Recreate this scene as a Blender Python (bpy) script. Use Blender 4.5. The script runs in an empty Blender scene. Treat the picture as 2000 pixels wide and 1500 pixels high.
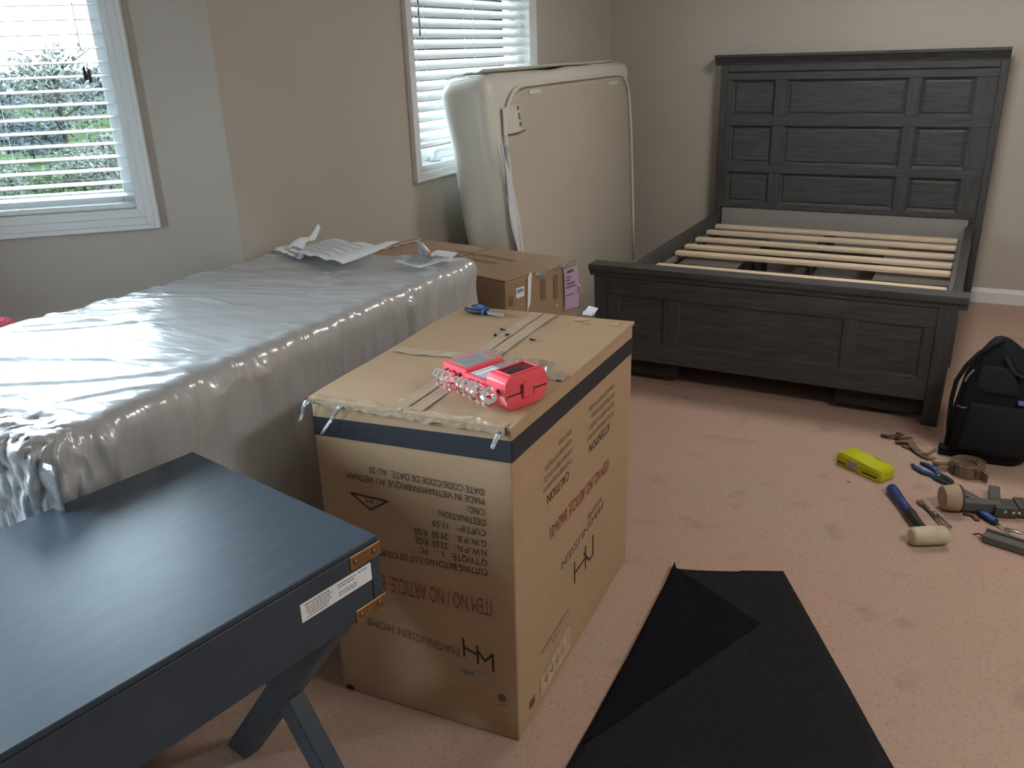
import bpy, bmesh, math, random
from mathutils import Vector, Matrix, noise
random.seed(7)
sc = bpy.context.scene
COL = sc.collection
R = math.radians
PI = math.pi

# ------------------------------------------------------------------ camera
cam_d = bpy.data.cameras.new('camera')
cam_d.sensor_width = 36.0
cam_d.lens = 29.7246
cam_d.clip_start = 0.02
cam_d.clip_end = 400
cam = bpy.data.objects.new('camera', cam_d)
COL.objects.link(cam)
PITCH, ROLL, YAW = 0.37486, -0.03466, -0.47788
fwd = Vector((math.sin(YAW) * math.cos(PITCH), math.cos(YAW) * math.cos(PITCH), -math.sin(PITCH)))
rt = Vector((math.cos(YAW), -math.sin(YAW), 0))
up = rt.cross(fwd)
r2 = rt * math.cos(ROLL) + up * math.sin(ROLL)
u2 = -rt * math.sin(ROLL) + up * math.cos(ROLL)
cam.matrix_world = Matrix(((r2.x, u2.x, -fwd.x, 0), (r2.y, u2.y, -fwd.y, 0), (r2.z, u2.z, -fwd.z, 1.6475), (0, 0, 0, 1)))
sc.camera = cam

# ------------------------------------------------------------------ sky, exposure
SKY = 40.0
world = bpy.data.worlds.new('overcast_sky')
sc.world = world
world.use_nodes = True
wn = world.node_tree
bg = wn.nodes['Background']
bg.inputs['Color'].default_value = (0.73, 0.885, 1.0, 1)
bg.inputs['Strength'].default_value = SKY
sc.view_settings.view_transform = 'Standard'
sc.view_settings.look = 'None'
sc.view_settings.gamma = 1
sc.view_settings.use_curve_mapping = False
sc.view_settings.exposure = 0.0

FILL_LAMPS = ((-0.1, 4.45, 'added round white fill lamp on the ceiling above the bed slats', 27.0), (1.35, 1.75, 'added round white fill lamp on the ceiling above the black cloth', 37.0))
BA = R(50)                                  # turn of the bay's angled walls
CV = Vector((-2.313, 2.324, 0))             # where the straight wall meets the bay
BD = Vector((-math.sin(BA), -math.cos(BA), 0))
BN = Vector((-math.cos(BA), math.sin(BA), 0))   # outward normal of that angled wall
BLEN = 1.36
BE = CV + BD * BLEN
XB = BE.x


def portal(name, center, inward, w, h):
    l = bpy.data.lights.new(name, 'AREA')
    l.shape = 'RECTANGLE'
    l.size = w
    l.size_y = h
    l.cycles.is_portal = True
    o = bpy.data.objects.new(name, l)
    COL.objects.link(o)
    z = -Vector(inward).normalized()
    x = Vector((0, 0, 1)).cross(z).normalized()
    y = z.cross(x)
    o.matrix_world = Matrix(((x.x, y.x, z.x, center[0]), (x.y, y.y, z.y, center[1]), (x.z, y.z, z.z, center[2]), (0, 0, 0, 1)))


# ------------------------------------------------------------------ materials
def mat(name, col, rough=0.6, metal=0.0, var=0.0, vscale=8.0, col2=None, bump=0.0, bscale=60.0, stretch=(1, 1, 1), spec=0.5, coat=0.0, detail=4):
    m = bpy.data.materials.new(name)
    m.use_nodes = True
    nt = m.node_tree
    b = nt.nodes['Principled BSDF']
    b.inputs['Roughness'].default_value = rough
    b.inputs['Metallic'].default_value = metal
    b.inputs['Specular IOR Level'].default_value = spec
    b.inputs['Coat Weight'].default_value = coat
    b.inputs['Base Color'].default_value = (*col, 1)
    if var or col2 or bump:
        tc = nt.nodes.new('ShaderNodeTexCoord')
        mp = nt.nodes.new('ShaderNodeMapping')
        mp.inputs['Scale'].default_value = stretch
        nt.links.new(tc.outputs['Object'], mp.inputs['Vector'])
    if var or col2:
        n = nt.nodes.new('ShaderNodeTexNoise')
        n.inputs['Scale'].default_value = vscale
        n.inputs['Detail'].default_value = detail
        nt.links.new(mp.outputs['Vector'], n.inputs['Vector'])
        mx = nt.nodes.new('ShaderNodeMix')
        mx.data_type = 'RGBA'
        c2 = col2 or tuple(c * (1 + var) for c in col)
        c1 = col if col2 else tuple(c * (1 - var) for c in col)
        mx.inputs['A'].default_value = (*c1, 1)
        mx.inputs['B'].default_value = (*c2, 1)
        rp = nt.nodes.new('ShaderNodeMapRange')
        rp.inputs['From Min'].default_value = 0.3
        rp.inputs['From Max'].default_value = 0.7
        nt.links.new(n.outputs['Fac'], rp.inputs['Value'])
        nt.links.new(rp.outputs['Result'], mx.inputs['Factor'])
        nt.links.new(mx.outputs['Result'], b.inputs['Base Color'])
    if bump:
        n2 = nt.nodes.new('ShaderNodeTexNoise')
        n2.inputs['Scale'].default_value = bscale
        n2.inputs['Detail'].default_value = 5
        nt.links.new(mp.outputs['Vector'], n2.inputs['Vector'])
        bp = nt.nodes.new('ShaderNodeBump')
        bp.inputs['Strength'].default_value = bump
        bp.inputs['Distance'].default_value = 0.004
        nt.links.new(n2.outputs['Fac'], bp.inputs['Height'])
        nt.links.new(bp.outputs['Normal'], b.inputs['Normal'])
    return m


def film_mat(name, haze=0.12, tint=(0.9, 0.93, 0.95), rough=0.1, ior=1.6, bump=0.3, bscale=18, stretch=(1, 1, 1), gloss=1.0):
    """thin clear plastic: see-through, with a fresnel reflection and a little milky scatter"""
    m = bpy.data.materials.new(name)
    m.use_nodes = True
    nt = m.node_tree
    nt.nodes.remove(nt.nodes['Principled BSDF'])
    out = nt.nodes['Material Output']
    tr = nt.nodes.new('ShaderNodeBsdfTransparent')
    tr.inputs['Color'].default_value = (*tint, 1)
    df = nt.nodes.new('ShaderNodeBsdfDiffuse')
    df.inputs['Color'].default_value = (0.85, 0.87, 0.9, 1)
    gl = nt.nodes.new('ShaderNodeBsdfGlossy')
    gl.inputs['Roughness'].default_value = rough
    gl.inputs['Color'].default_value = (gloss, gloss, gloss, 1)
    fr = nt.nodes.new('ShaderNodeFresnel')
    fr.inputs['IOR'].default_value = ior
    m1 = nt.nodes.new('ShaderNodeMixShader')
    m1.inputs['Fac'].default_value = haze
    m2 = nt.nodes.new('ShaderNodeMixShader')
    nt.links.new(tr.outputs[0], m1.inputs[1])
    nt.links.new(df.outputs[0], m1.inputs[2])
    nt.links.new(fr.outputs[0], m2.inputs['Fac'])
    nt.links.new(m1.outputs[0], m2.inputs[1])
    nt.links.new(gl.outputs[0], m2.inputs[2])
    nt.links.new(m2.outputs[0], out.inputs['Surface'])
    if bump:
        tc = nt.nodes.new('ShaderNodeTexCoord')
        mp = nt.nodes.new('ShaderNodeMapping')
        mp.inputs['Scale'].default_value = stretch
        mp.inputs['Rotation'].default_value = (0, 0, 0.5)
        n = nt.nodes.new('ShaderNodeTexNoise')
        n.inputs['Scale'].default_value = bscale
        n.inputs['Detail'].default_value = 3
        n.inputs['Distortion'].default_value = 0.6
        bp = nt.nodes.new('ShaderNodeBump')
        bp.inputs['Strength'].default_value = bump
        bp.inputs['Distance'].default_value = 0.01
        nt.links.new(tc.outputs['Object'], mp.inputs['Vector'])
        nt.links.new(mp.outputs['Vector'], n.inputs['Vector'])
        nt.links.new(n.outputs['Fac'], bp.inputs['Height'])
        for s in (df, gl, fr):
            nt.links.new(bp.outputs['Normal'], s.inputs['Normal'])
    return m


M = {}
M['wall'] = mat('wall_paint', (0.50, 0.46, 0.405), 0.75, var=0.02, vscale=3, bump=0.05, bscale=220)
M['ceiling'] = mat('ceiling_paint', (0.75, 0.74, 0.72), 0.9)
M['trim'] = mat('white_trim_paint', (0.76, 0.77, 0.77), 0.35)
M['vinyl'] = mat('white_vinyl', (0.8, 0.82, 0.83), 0.4)
M['blind'] = mat('blind_white', (0.82, 0.83, 0.83), 0.4)
M['cord'] = mat('blind_cord', (0.8, 0.8, 0.78), 0.8)
M['tassel'] = mat('dark_tassel', (0.03, 0.025, 0.025), 0.5)
M['wand'] = mat('grey_wand', (0.22, 0.23, 0.24), 0.4)
M['card'] = mat('cardboard', (0.43, 0.285, 0.17), 0.8, var=0.035, vscale=5, bump=0.12, bscale=30, stretch=(1, 1, 6))
M['card_dark'] = mat('cardboard_wrapped', (0.46, 0.37, 0.31), 0.75, var=0.06, vscale=4, bump=0.06, bscale=25)
M['card_back'] = mat('cardboard_brown', (0.35, 0.235, 0.142), 0.8, var=0.08, vscale=5, bump=0.08, bscale=30)
M['card_edge'] = mat('cardboard_worn_edge', (0.50, 0.36, 0.245), 0.85, var=0.2, vscale=40)
M['gap'] = mat('dark_gap', (0.03, 0.02, 0.015), 0.9)
M['navy'] = mat('navy_print', (0.022, 0.024, 0.034), 0.55)
M['ink'] = mat('black_ink', (0.03, 0.026, 0.025), 0.7)
M['ink_faint'] = mat('faint_ink', (0.19, 0.13, 0.085), 0.75)
M['ink_mid'] = mat('worn_ink', (0.12, 0.085, 0.06), 0.75)
M['red_ink'] = mat('red_ink', (0.27, 0.055, 0.055), 0.7)
M['pink_ink'] = mat('pale_red_print', (0.34, 0.2, 0.145), 0.75)
M['paper'] = mat('white_paper', (0.86, 0.87, 0.90), 0.7, var=0.02, vscale=6)
M['paper_ink'] = mat('grey_print', (0.28, 0.29, 0.31), 0.8)
M['lilac'] = mat('lilac_paper', (0.47, 0.36, 0.52), 0.75)
M['bed'] = mat('weathered_grey_wood', (0.038, 0.037, 0.037), 0.55, col2=(0.078, 0.077, 0.078), vscale=7, bump=0.25, bscale=9, stretch=(1, 6, 9), detail=8)
M['bed_v'] = mat('weathered_grey_wood_upright', (0.042, 0.041, 0.041), 0.55, col2=(0.072, 0.071, 0.072), vscale=7, bump=0.2, bscale=9, stretch=(9, 6, 1), detail=8)
M['bed_low'] = mat('unfinished_lower_board', (0.29, 0.27, 0.255), 0.6, var=0.06, vscale=3)
M['bed_in'] = mat('grey_ply', (0.19, 0.175, 0.16), 0.7, var=0.08, vscale=6)
M['bed_shade'] = mat('underbed_shade_tone', (0.028, 0.022, 0.018), 0.9)  # dark tone put in for the shade under the bed
M['pine'] = mat('pine_slat', (0.78, 0.62, 0.44), 0.6, var=0.12, vscale=6, stretch=(1, 10, 10), bump=0.1, bscale=20)
M['desk'] = mat('blue_grey_paint', (0.046, 0.062, 0.084), 0.37, spec=0.26, var=0.1, vscale=12, stretch=(1, 5, 1), bump=0.05, bscale=25)
M['brass'] = mat('aged_brass', (0.33, 0.19, 0.08), 0.42, 0.9, var=0.2, vscale=60)
M['brass_dk'] = mat('dark_screw', (0.20, 0.16, 0.12), 0.35, 0.9)
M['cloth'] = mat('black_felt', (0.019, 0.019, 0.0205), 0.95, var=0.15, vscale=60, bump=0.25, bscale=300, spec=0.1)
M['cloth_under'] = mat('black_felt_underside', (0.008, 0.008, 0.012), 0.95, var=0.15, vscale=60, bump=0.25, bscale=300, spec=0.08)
M['bag'] = mat('black_nylon', (0.006, 0.006, 0.008), 0.7, bump=0.3, bscale=120, spec=0.25)
M['bag2'] = mat('black_mesh_panel', (0.014, 0.014, 0.017), 0.75, bump=0.4, bscale=200, spec=0.25)
M['silver'] = mat('silver_trim', (0.30, 0.31, 0.30), 0.4, 0.4)
M['blue_tag'] = mat('blue_tag', (0.10, 0.14, 0.45), 0.5)
M['copper'] = mat('copper_buckle', (0.35, 0.2, 0.14), 0.4, 0.3)
M['chrome'] = mat('chrome', (0.92, 0.92, 0.93), 0.13, 0.97)
M['steel'] = mat('dull_steel', (0.42, 0.40, 0.38), 0.38, 0.9)
M['dark_steel'] = mat('worn_steel', (0.22, 0.20, 0.185), 0.4, 0.7)
M['red'] = mat('red_plastic', (0.90, 0.095, 0.13), 0.35)
M['red_dark'] = mat('shadow_slot', (0.12, 0.008, 0.012), 0.6)
M['blue'] = mat('blue_grip', (0.03, 0.11, 0.42), 0.4)
M['navy_grip'] = mat('navy_grip', (0.02, 0.035, 0.14), 0.5)
M['teal_dk'] = mat('dark_rubber', (0.012, 0.022, 0.028), 0.5)
M['black'] = mat('black_rubber', (0.012, 0.012, 0.013), 0.6)
M['brown_screw'] = mat('dark_bronze', (0.03, 0.018, 0.012), 0.45, 0.5)
M['lime'] = mat('lime_plastic', (0.50, 0.52, 0.004), 0.4)
M['grey_label'] = mat('grey_sticker', (0.32, 0.31, 0.27), 0.6)
M['jute'] = mat('jute_webbing', (0.17, 0.115, 0.065), 0.9, var=0.3, vscale=50, bump=0.5, bscale=150)
M['jute_dk'] = mat('dark_webbing', (0.085, 0.055, 0.04), 0.9, var=0.3, vscale=50)
M['cream'] = mat('cream_rubber', (0.52, 0.44, 0.31), 0.6, var=0.15, vscale=25)
M['pad'] = mat('beige_pad', (0.38, 0.28, 0.19), 0.8, var=0.08, vscale=20)
M['grey_plastic'] = mat('grey_plastic', (0.07, 0.065, 0.06), 0.5)
M['grey_metal'] = mat('grey_bar', (0.10, 0.094, 0.085), 0.5)
M['pink'] = mat('pink_foam', (0.7, 0.10, 0.16), 0.8)
M['mattress'] = mat('mattress_cover', (0.52, 0.465, 0.385), 0.5, var=0.03, vscale=3, bump=0.15, bscale=7)
M['mattress_bag'] = mat('milky_bag', (0.70, 0.68, 0.61), 0.38, var=0.03, vscale=3, bump=0.3, bscale=6)
M['bag_white'] = mat('white_bag_seam', (0.70, 0.70, 0.76), 0.35, bump=0.4, bscale=30)
M['film'] = film_mat('clear_wrap', 0.58, rough=0.23, ior=2.3, bump=0.55, bscale=4.0, stretch=(1.2, 5.0, 1.5))
M['bag_film'] = film_mat('clear_bag', 0.25, rough=0.12, ior=1.6, bump=0.4, bscale=30)
M['tape'] = mat('packing_tape', (0.47, 0.345, 0.235), 0.28, var=0.08, vscale=14, bump=0.25, bscale=50, spec=0.6)
M['clear_tape'] = mat('glossy_tape', (0.47, 0.345, 0.235), 0.2, var=0.15, vscale=30, bump=0.55, bscale=55, spec=0.8)
M['orange'] = mat('orange_hardware', (0.5, 0.15, 0.06), 0.5, var=0.3, vscale=90)
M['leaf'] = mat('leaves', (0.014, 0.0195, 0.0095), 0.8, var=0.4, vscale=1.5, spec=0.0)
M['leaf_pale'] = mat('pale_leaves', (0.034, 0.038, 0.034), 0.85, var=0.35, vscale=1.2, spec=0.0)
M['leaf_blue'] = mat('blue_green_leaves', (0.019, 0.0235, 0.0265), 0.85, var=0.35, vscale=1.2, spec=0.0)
M['bark'] = mat('bark', (0.010, 0.009, 0.0085), 0.9, var=0.3, vscale=6, spec=0.0)
M['grass'] = mat('lawn_grass', (0.0115, 0.0165, 0.0075), 0.9, var=0.25, vscale=0.2, spec=0.0)

# carpet: warm pinkish pile with trodden patches
m = mat('carpet', (0.46, 0.315, 0.25), 0.95, bump=0.9, bscale=260, spec=0.1)
nt = m.node_tree
bs = nt.nodes['Principled BSDF']
tc = nt.nodes.new('ShaderNodeTexCoord')
prev = None
for scl, c1, c2, lo, hi in ((1.3, (0.51, 0.335, 0.27), (0.475, 0.345, 0.27), .38, .62), (6.5, None, (0.36, 0.245, 0.195), .60, .72), (85.0, None, (0.34, 0.235, 0.19), .52, .72), (300.0, None, (0.56, 0.42, 0.35), .58, .76)):
    n = nt.nodes.new('ShaderNodeTexNoise')
    n.inputs['Scale'].default_value = scl
    n.inputs['Detail'].default_value = 3
    nt.links.new(tc.outputs['Object'], n.inputs['Vector'])
    rp = nt.nodes.new('ShaderNodeMapRange')
    rp.inputs['From Min'].default_value = lo
    rp.inputs['From Max'].default_value = hi
    rp.inputs['To Max'].default_value = 1.0 if c1 else 0.65
    nt.links.new(n.outputs['Fac'], rp.inputs['Value'])
    mx = nt.nodes.new('ShaderNodeMix')
    mx.data_type = 'RGBA'
    if c1:
        mx.inputs['A'].default_value = (*c1, 1)
    else:
        nt.links.new(prev, mx.inputs['A'])
    mx.inputs['B'].default_value = (*c2, 1)
    nt.links.new(rp.outputs['Result'], mx.inputs['Factor'])
    prev = mx.outputs['Result']
nt.links.new(prev, bs.inputs['Base Color'])
M['carpet'] = m

# window glass: clear with a faint reflection
def fill_lamp_glass(strength):  # glow of the added fill lamps
    m = bpy.data.materials.new('fill_lamp_glass')
    m.use_nodes = True
    b_ = m.node_tree.nodes['Principled BSDF']
    b_.inputs['Base Color'].default_value = (.85, .83, .78, 1)
    b_.inputs['Emission Color'].default_value = (1.0, .965, .91, 1)
    b_.inputs['Emission Strength'].default_value = strength
    return m


M['glass'] = film_mat('window_glass', 0.0, tint=(0.96, 0.98, 0.98), rough=0.02, ior=1.45, bump=0)


# ------------------------------------------------------------------ mesh helpers
def V(*a):
    return Vector(a)


def obj(name, bm, m, parent=None, smooth=False, kind=None, mats=None):
    me = bpy.data.meshes.new(name)
    bmesh.ops.recalc_face_normals(bm, faces=bm.faces)
    bm.to_mesh(me)
    bm.free()
    for x in (mats or [m]):
        me.materials.append(x)
    if smooth:
        for p in me.polygons:
            p.use_smooth = True
        if smooth == 'auto':
            me.set_sharp_from_angle(angle=R(40))
    o = bpy.data.objects.new(name, me)
    COL.objects.link(o)
    if parent:
        o.parent = parent
    if kind:
        o['kind'] = kind
    return o


def tag(o, label, cat, group=None):
    o['label'] = label
    o['category'] = cat
    if group:
        o['group'] = group
    return o


def thing(name, label, cat, loc=(0, 0, 0), rz=0.0, group=None):
    o = bpy.data.objects.new(name, None)
    o.empty_display_size = 0.05
    COL.objects.link(o)
    o.location = loc
    o.rotation_euler = (0, 0, rz)
    return tag(o, label, cat, group)


def struct(name, bm, m, parent=None, smooth=False):
    return obj(name, bm, m, parent, smooth, kind=None if parent else 'structure')


def hexa(bm, p, bev=0.0, seg=1):
    """p: four bottom corners then four top corners, in the same turn"""
    vs = [bm.verts.new(x) for x in p]
    fs = [bm.faces.new([vs[i] for i in q]) for q in ((0, 3, 2, 1), (4, 5, 6, 7), (0, 1, 5, 4), (1, 2, 6, 5), (2, 3, 7, 6), (3, 0, 4, 7))]
    if bev:
        es = list({e for f in fs for e in f.edges})
        bmesh.ops.bevel(bm, geom=es, offset=bev, segments=seg, affect='EDGES', profile=0.6)
    return bm


def box(bm, a, b, bev=0.0, seg=1, mtx=None):
    (x0, y0, z0), (x1, y1, z1) = a, b
    p = [V(x0, y0, z0), V(x1, y0, z0), V(x1, y1, z0), V(x0, y1, z0), V(x0, y0, z1), V(x1, y0, z1), V(x1, y1, z1), V(x0, y1, z1)]
    if mtx:
        p = [mtx @ q for q in p]
    return hexa(bm, p, bev, seg)


def B(a, b, bev=0.0, seg=1, mtx=None):
    return box(bmesh.new(), a, b, bev, seg, mtx)


def prism(bm, pts, ext):
    """polygon pts pushed along ext"""
    ext = Vector(ext)
    lo = [bm.verts.new(Vector(p)) for p in pts]
    hi = [bm.verts.new(Vector(p) + ext) for p in pts]
    n = len(pts)
    bm.faces.new(lo[::-1])
    bm.faces.new(hi)
    for i in range(n):
        bm.faces.new((lo[i], lo[(i + 1) % n], hi[(i + 1) % n], hi[i]))
    return bm


def tube(bm, path, rad, n=8, closed=False, flat=None):
    """round (or flattened: flat=(w,h)) tube along a path; rad a number or a list"""
    path = [Vector(p) for p in path]
    rings = []
    k = len(path)
    prevx = None
    for i, p in enumerate(path):
        if closed:
            t = path[(i + 1) % k] - path[i - 1]
        else:
            t = path[min(i + 1, k - 1)] - path[max(i - 1, 0)]
        t.normalize()
        ref = V(0, 0, 1) if abs(t.z) < 0.95 else V(1, 0, 0)
        x = ref.cross(t).normalized()
        if prevx is not None and x.dot(prevx) < 0:
            x = -x
        prevx = x
        y = t.cross(x)
        r = rad[i] if isinstance(rad, (list, tuple)) else rad
        a, b = (r, r) if not flat else (flat[0] * r, flat[1] * r)
        rings.append([bm.verts.new(p + x * (math.cos(2 * PI * j / n) * a) + y * (math.sin(2 * PI * j / n) * b)) for j in range(n)])
    rng = range(k) if closed else range(k - 1)
    for i in rng:
        q, w = rings[i], rings[(i + 1) % k]
        for j in range(n):
            bm.faces.new((q[j], q[(j + 1) % n], w[(j + 1) % n], w[j]))
    if not closed:
        bm.faces.new(rings[0][::-1])
        bm.faces.new(rings[-1])
    return bm


def lathe(bm, prof, n=20, mtx=None):
    """prof: (r, z) pairs turned about z"""
    rings = []
    for r, z in prof:
        ring = []
        for j in range(n):
            p = V(r * math.cos(2 * PI * j / n), r * math.sin(2 * PI * j / n), z)
            ring.append(bm.verts.new(mtx @ p if mtx else p))
        rings.append(ring)
    for q, w in zip(rings, rings[1:]):
        for j in range(n):
            bm.faces.new((q[j], q[(j + 1) % n], w[(j + 1) % n], w[j]))
    bm.faces.new(rings[0][::-1])
    bm.faces.new(rings[-1])
    return bm


def sheet(bm, fn, nu, nv, th=0.0006, nrm=None):
    """thin solid sheet through fn(u, v)"""
    top = [[Vector(fn(i / nu, j / nv)) for j in range(nv + 1)] for i in range(nu + 1)]

    def normal(i, j):
        a = top[min(i + 1, nu)][j] - top[max(i - 1, 0)][j]
        b = top[i][min(j + 1, nv)] - top[i][max(j - 1, 0)]
        n = a.cross(b)
        return n.normalized() if n.length > 1e-12 else V(0, 0, 1)
    A = [[bm.verts.new(top[i][j] + normal(i, j) * th * .5) for j in range(nv + 1)] for i in range(nu + 1)]
    C = [[bm.verts.new(top[i][j] - normal(i, j) * th * .5) for j in range(nv + 1)] for i in range(nu + 1)]
    for i in range(nu):
        for j in range(nv):
            bm.faces.new((A[i][j], A[i + 1][j], A[i + 1][j + 1], A[i][j + 1]))
            bm.faces.new((C[i][j], C[i][j + 1], C[i + 1][j + 1], C[i + 1][j]))
    for i in range(nu):
        bm.faces.new((A[i][0], C[i][0], C[i + 1][0], A[i + 1][0]))
        bm.faces.new((A[i][nv], A[i + 1][nv], C[i + 1][nv], C[i][nv]))
    for j in range(nv):
        bm.faces.new((A[0][j], A[0][j + 1], C[0][j + 1], C[0][j]))
        bm.faces.new((A[nu][j], C[nu][j], C[nu][j + 1], A[nu][j + 1]))
    return bm


def soft_block(dims, r, seg, warp, ne=3):
    """box of dims with rounded edges, cut into a grid, then bent by warp(p01, normal)"""
    hx, hy, hz = (d / 2 for d in dims)

    def cuts(h, n):
        e = [-h + r * (1 - math.cos(PI / 2 * k / ne)) for k in range(ne)]
        inner = [-h + r + (2 * h - 2 * r) * k / n for k in range(n + 1)]
        return e + inner + [-x for x in reversed(e)]
    xs, ys, zs = cuts(hx, seg[0]), cuts(hy, seg[1]), cuts(hz, seg[2])
    bm = bmesh.new()
    cache = {}

    def vert(x, y, z):
        key = (round(x, 5), round(y, 5), round(z, 5))
        if key not in cache:
            p = V(x, y, z)
            q = V(max(-hx + r, min(hx - r, x)), max(-hy + r, min(hy - r, y)), max(-hz + r, min(hz - r, z)))
            d = p - q
            n = d.normalized() if d.length > 1e-9 else V(0, 0, 1)
            p = q + n * r
            cache[key] = bm.verts.new(warp(V(p.x / (2 * hx) + .5, p.y / (2 * hy) + .5, p.z / (2 * hz) + .5), n))
        return cache[key]
    for ax in range(3):
        A, Bc, hh = ((ys, zs, hx), (zs, xs, hy), (xs, ys, hz))[ax]
        for s in (-1, 1):
            for i in range(len(A) - 1):
                for j in range(len(Bc) - 1):
                    q = []
                    for a, b in ((A[i], Bc[j]), (A[i + 1], Bc[j]), (A[i + 1], Bc[j + 1]), (A[i], Bc[j + 1])):
                        c = (s * hh, a, b) if ax == 0 else (b, s * hh, a) if ax == 1 else (a, b, s * hh)
                        q.append(vert(*c))
                    if len(set(q)) == 4:
                        try:
                            bm.faces.new(q if s > 0 else q[::-1])
                        except ValueError:
                            pass
    return bm


def tri(c, p):
    """trilinear point of the 8 corners c (bottom four then top four, same turn)"""
    def q(a, u, v):
        return (a[0] * (1 - u) + a[1] * u) * (1 - v) + (a[3] * (1 - u) + a[2] * u) * v
    return q(c[:4], p.x, p.y) * (1 - p.z) + q(c[4:], p.x, p.y) * p.z


_tc = {}


def text_geo(s):
    if s not in _tc:
        cu = bpy.data.curves.new('lettering', 'FONT')
        cu.body = s
        cu.size = 1.0
        cu.resolution_u = 2
        o = bpy.data.objects.new('lettering', cu)
        COL.objects.link(o)
        me = bpy.data.meshes.new_from_object(o.evaluated_get(bpy.context.evaluated_depsgraph_get()))
        _tc[s] = ([v.co.copy() for v in me.vertices], [list(p.vertices) for p in me.polygons])
        bpy.data.meshes.remove(me)
        bpy.data.objects.remove(o)
        bpy.data.curves.remove(cu)
    return _tc[s]


def print_text(s, place, m, parent, x0=0.0, name='printed_text', squash=None):
    """place(x, y): x 0..1 along the line, y 0..1 from baseline to cap height -> point"""
    vs, fs = text_geo(s)
    w = max(v.x for v in vs)
    bm = bmesh.new()
    bv = [bm.verts.new(place(v.x / w, v.y / 0.70)) for v in vs]
    for f in fs:
        try:
            bm.faces.new([bv[i] for i in f])
        except ValueError:
            pass
    return obj(name, bm, m, parent)


# ------------------------------------------------------------------ the room
WX, WY, CEIL = -2.313, 6.213, 2.6
RX, FY = 2.75, -2.6
TH = 0.16

bm = bmesh.new()
box(bm, (-3.7, FY - .3, -0.12), (RX + .3, WY + .2, 0))
struct('floor', bm, M['carpet'])
bm = bmesh.new()
box(bm, (-3.9, FY - .3, CEIL), (RX + .3, WY + .2, CEIL + .12))
struct('ceiling', bm, M['ceiling'])


def wall_with_hole(name, o, d, n, length, holes, start=0.0):
    """wall standing on the line o + d*s, thick towards n; holes = (s0, s1, z0, z1)"""
    bm = bmesh.new()

    def seg(s0, s1, z0, z1):
        if s1 - s0 < 1e-4 or z1 - z0 < 1e-4:
            return
        p = [o + d * s0, o + d * s1, o + d * s1 + n * TH, o + d * s0 + n * TH]
        hexa(bm, [q + V(0, 0, z0) for q in p] + [q + V(0, 0, z1) for q in p])
    s = start
    for s0, s1, z0, z1 in holes:
        seg(s, s0, 0, CEIL)
        seg(s0, s1, 0, z0)
        seg(s0, s1, z1, CEIL)
        s = s1
    seg(s, length, 0, CEIL)
    return struct(name, bm, M['wall'])


# straight wall with the second window (s runs along +y)
W2 = (3.562, 4.835, 1.125, 2.26)
wall_with_hole('wall_left', V(WX, 0, 0), V(0, 1, 0), V(-1, 0, 0), WY, [W2], start=CV.y)
# the corner post of the bay closes the wedge behind the outside corner
bm = bmesh.new()
prism(bm, [CV, CV + V(-TH, 0, 0), CV + BN * TH], (0, 0, CEIL))
struct('wall_bay_corner', bm, M['wall'])
# angled bay wall with the first window (s runs outwards)
W1 = (0.325, 1.11, 1.155, 2.26)
wall_with_hole('wall_bay_right', CV, BD, BN, BLEN + .10, [W1])
# middle bay wall and the far angled wall
BY0 = BE.y
BY1 = BY0 - 1.95
WC = (0.16, 1.79, 1.155, 2.26)
wall_with_hole('wall_bay_middle', V(XB, BY0, 0), V(0, -1, 0), V(-1, 0, 0), 1.95, [WC])
CE = V(XB, BY1, 0)
BD2 = V(math.sin(BA), -math.cos(BA), 0)
BN2 = V(-math.cos(BA), -math.sin(BA), 0)
W4 = (0.55, 1.03, 1.155, 2.26)
wall_with_hole('wall_bay_left', CE, BD2, BN2, BLEN, [W4], start=-.1)
CL = CE + BD2 * BLEN
bm = bmesh.new()
box(bm, (WX - TH, FY, 0), (WX, CL.y, CEIL))
struct('wall_left_front', bm, M['wall'])
bm = bmesh.new()
box(bm, (WX - TH, WY, 0), (RX + TH, WY + TH, CEIL))
struct('wall_back', bm, M['wall'])
bm = bmesh.new()
box(bm, (RX, FY, 0), (RX + TH, WY, CEIL))
struct('wall_right', bm, M['wall'])
bm = bmesh.new()
box(bm, (WX - TH, FY - TH, 0), (RX + TH, FY, CEIL))
struct('wall_front', bm, M['wall'])


# baseboards
def baseboard(name, a, b, n):
    a, b, n = Vector(a), Vector(b), Vector(n)
    bm = bmesh.new()
    prof = [(0, 0), (.014, 0), (.014, .072), (.010, .082), (.006, .095), (0, .098)]
    prism(bm, [a + n * x + V(0, 0, z) for x, z in prof], b - a)
    return struct(name, bm, M['trim'])


baseboard('baseboard_back', (WX, WY, 0), (RX, WY, 0), (0, -1, 0))
baseboard('baseboard_left', (WX, CV.y + .01, 0), (WX, WY, 0), (1, 0, 0))
baseboard('baseboard_right', (RX, FY, 0), (RX, WY, 0), (-1, 0, 0))
baseboard('baseboard_bay', CV, BE, -BN)
baseboard('baseboard_bay_middle', BE, CE, (1, 0, 0))


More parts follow.
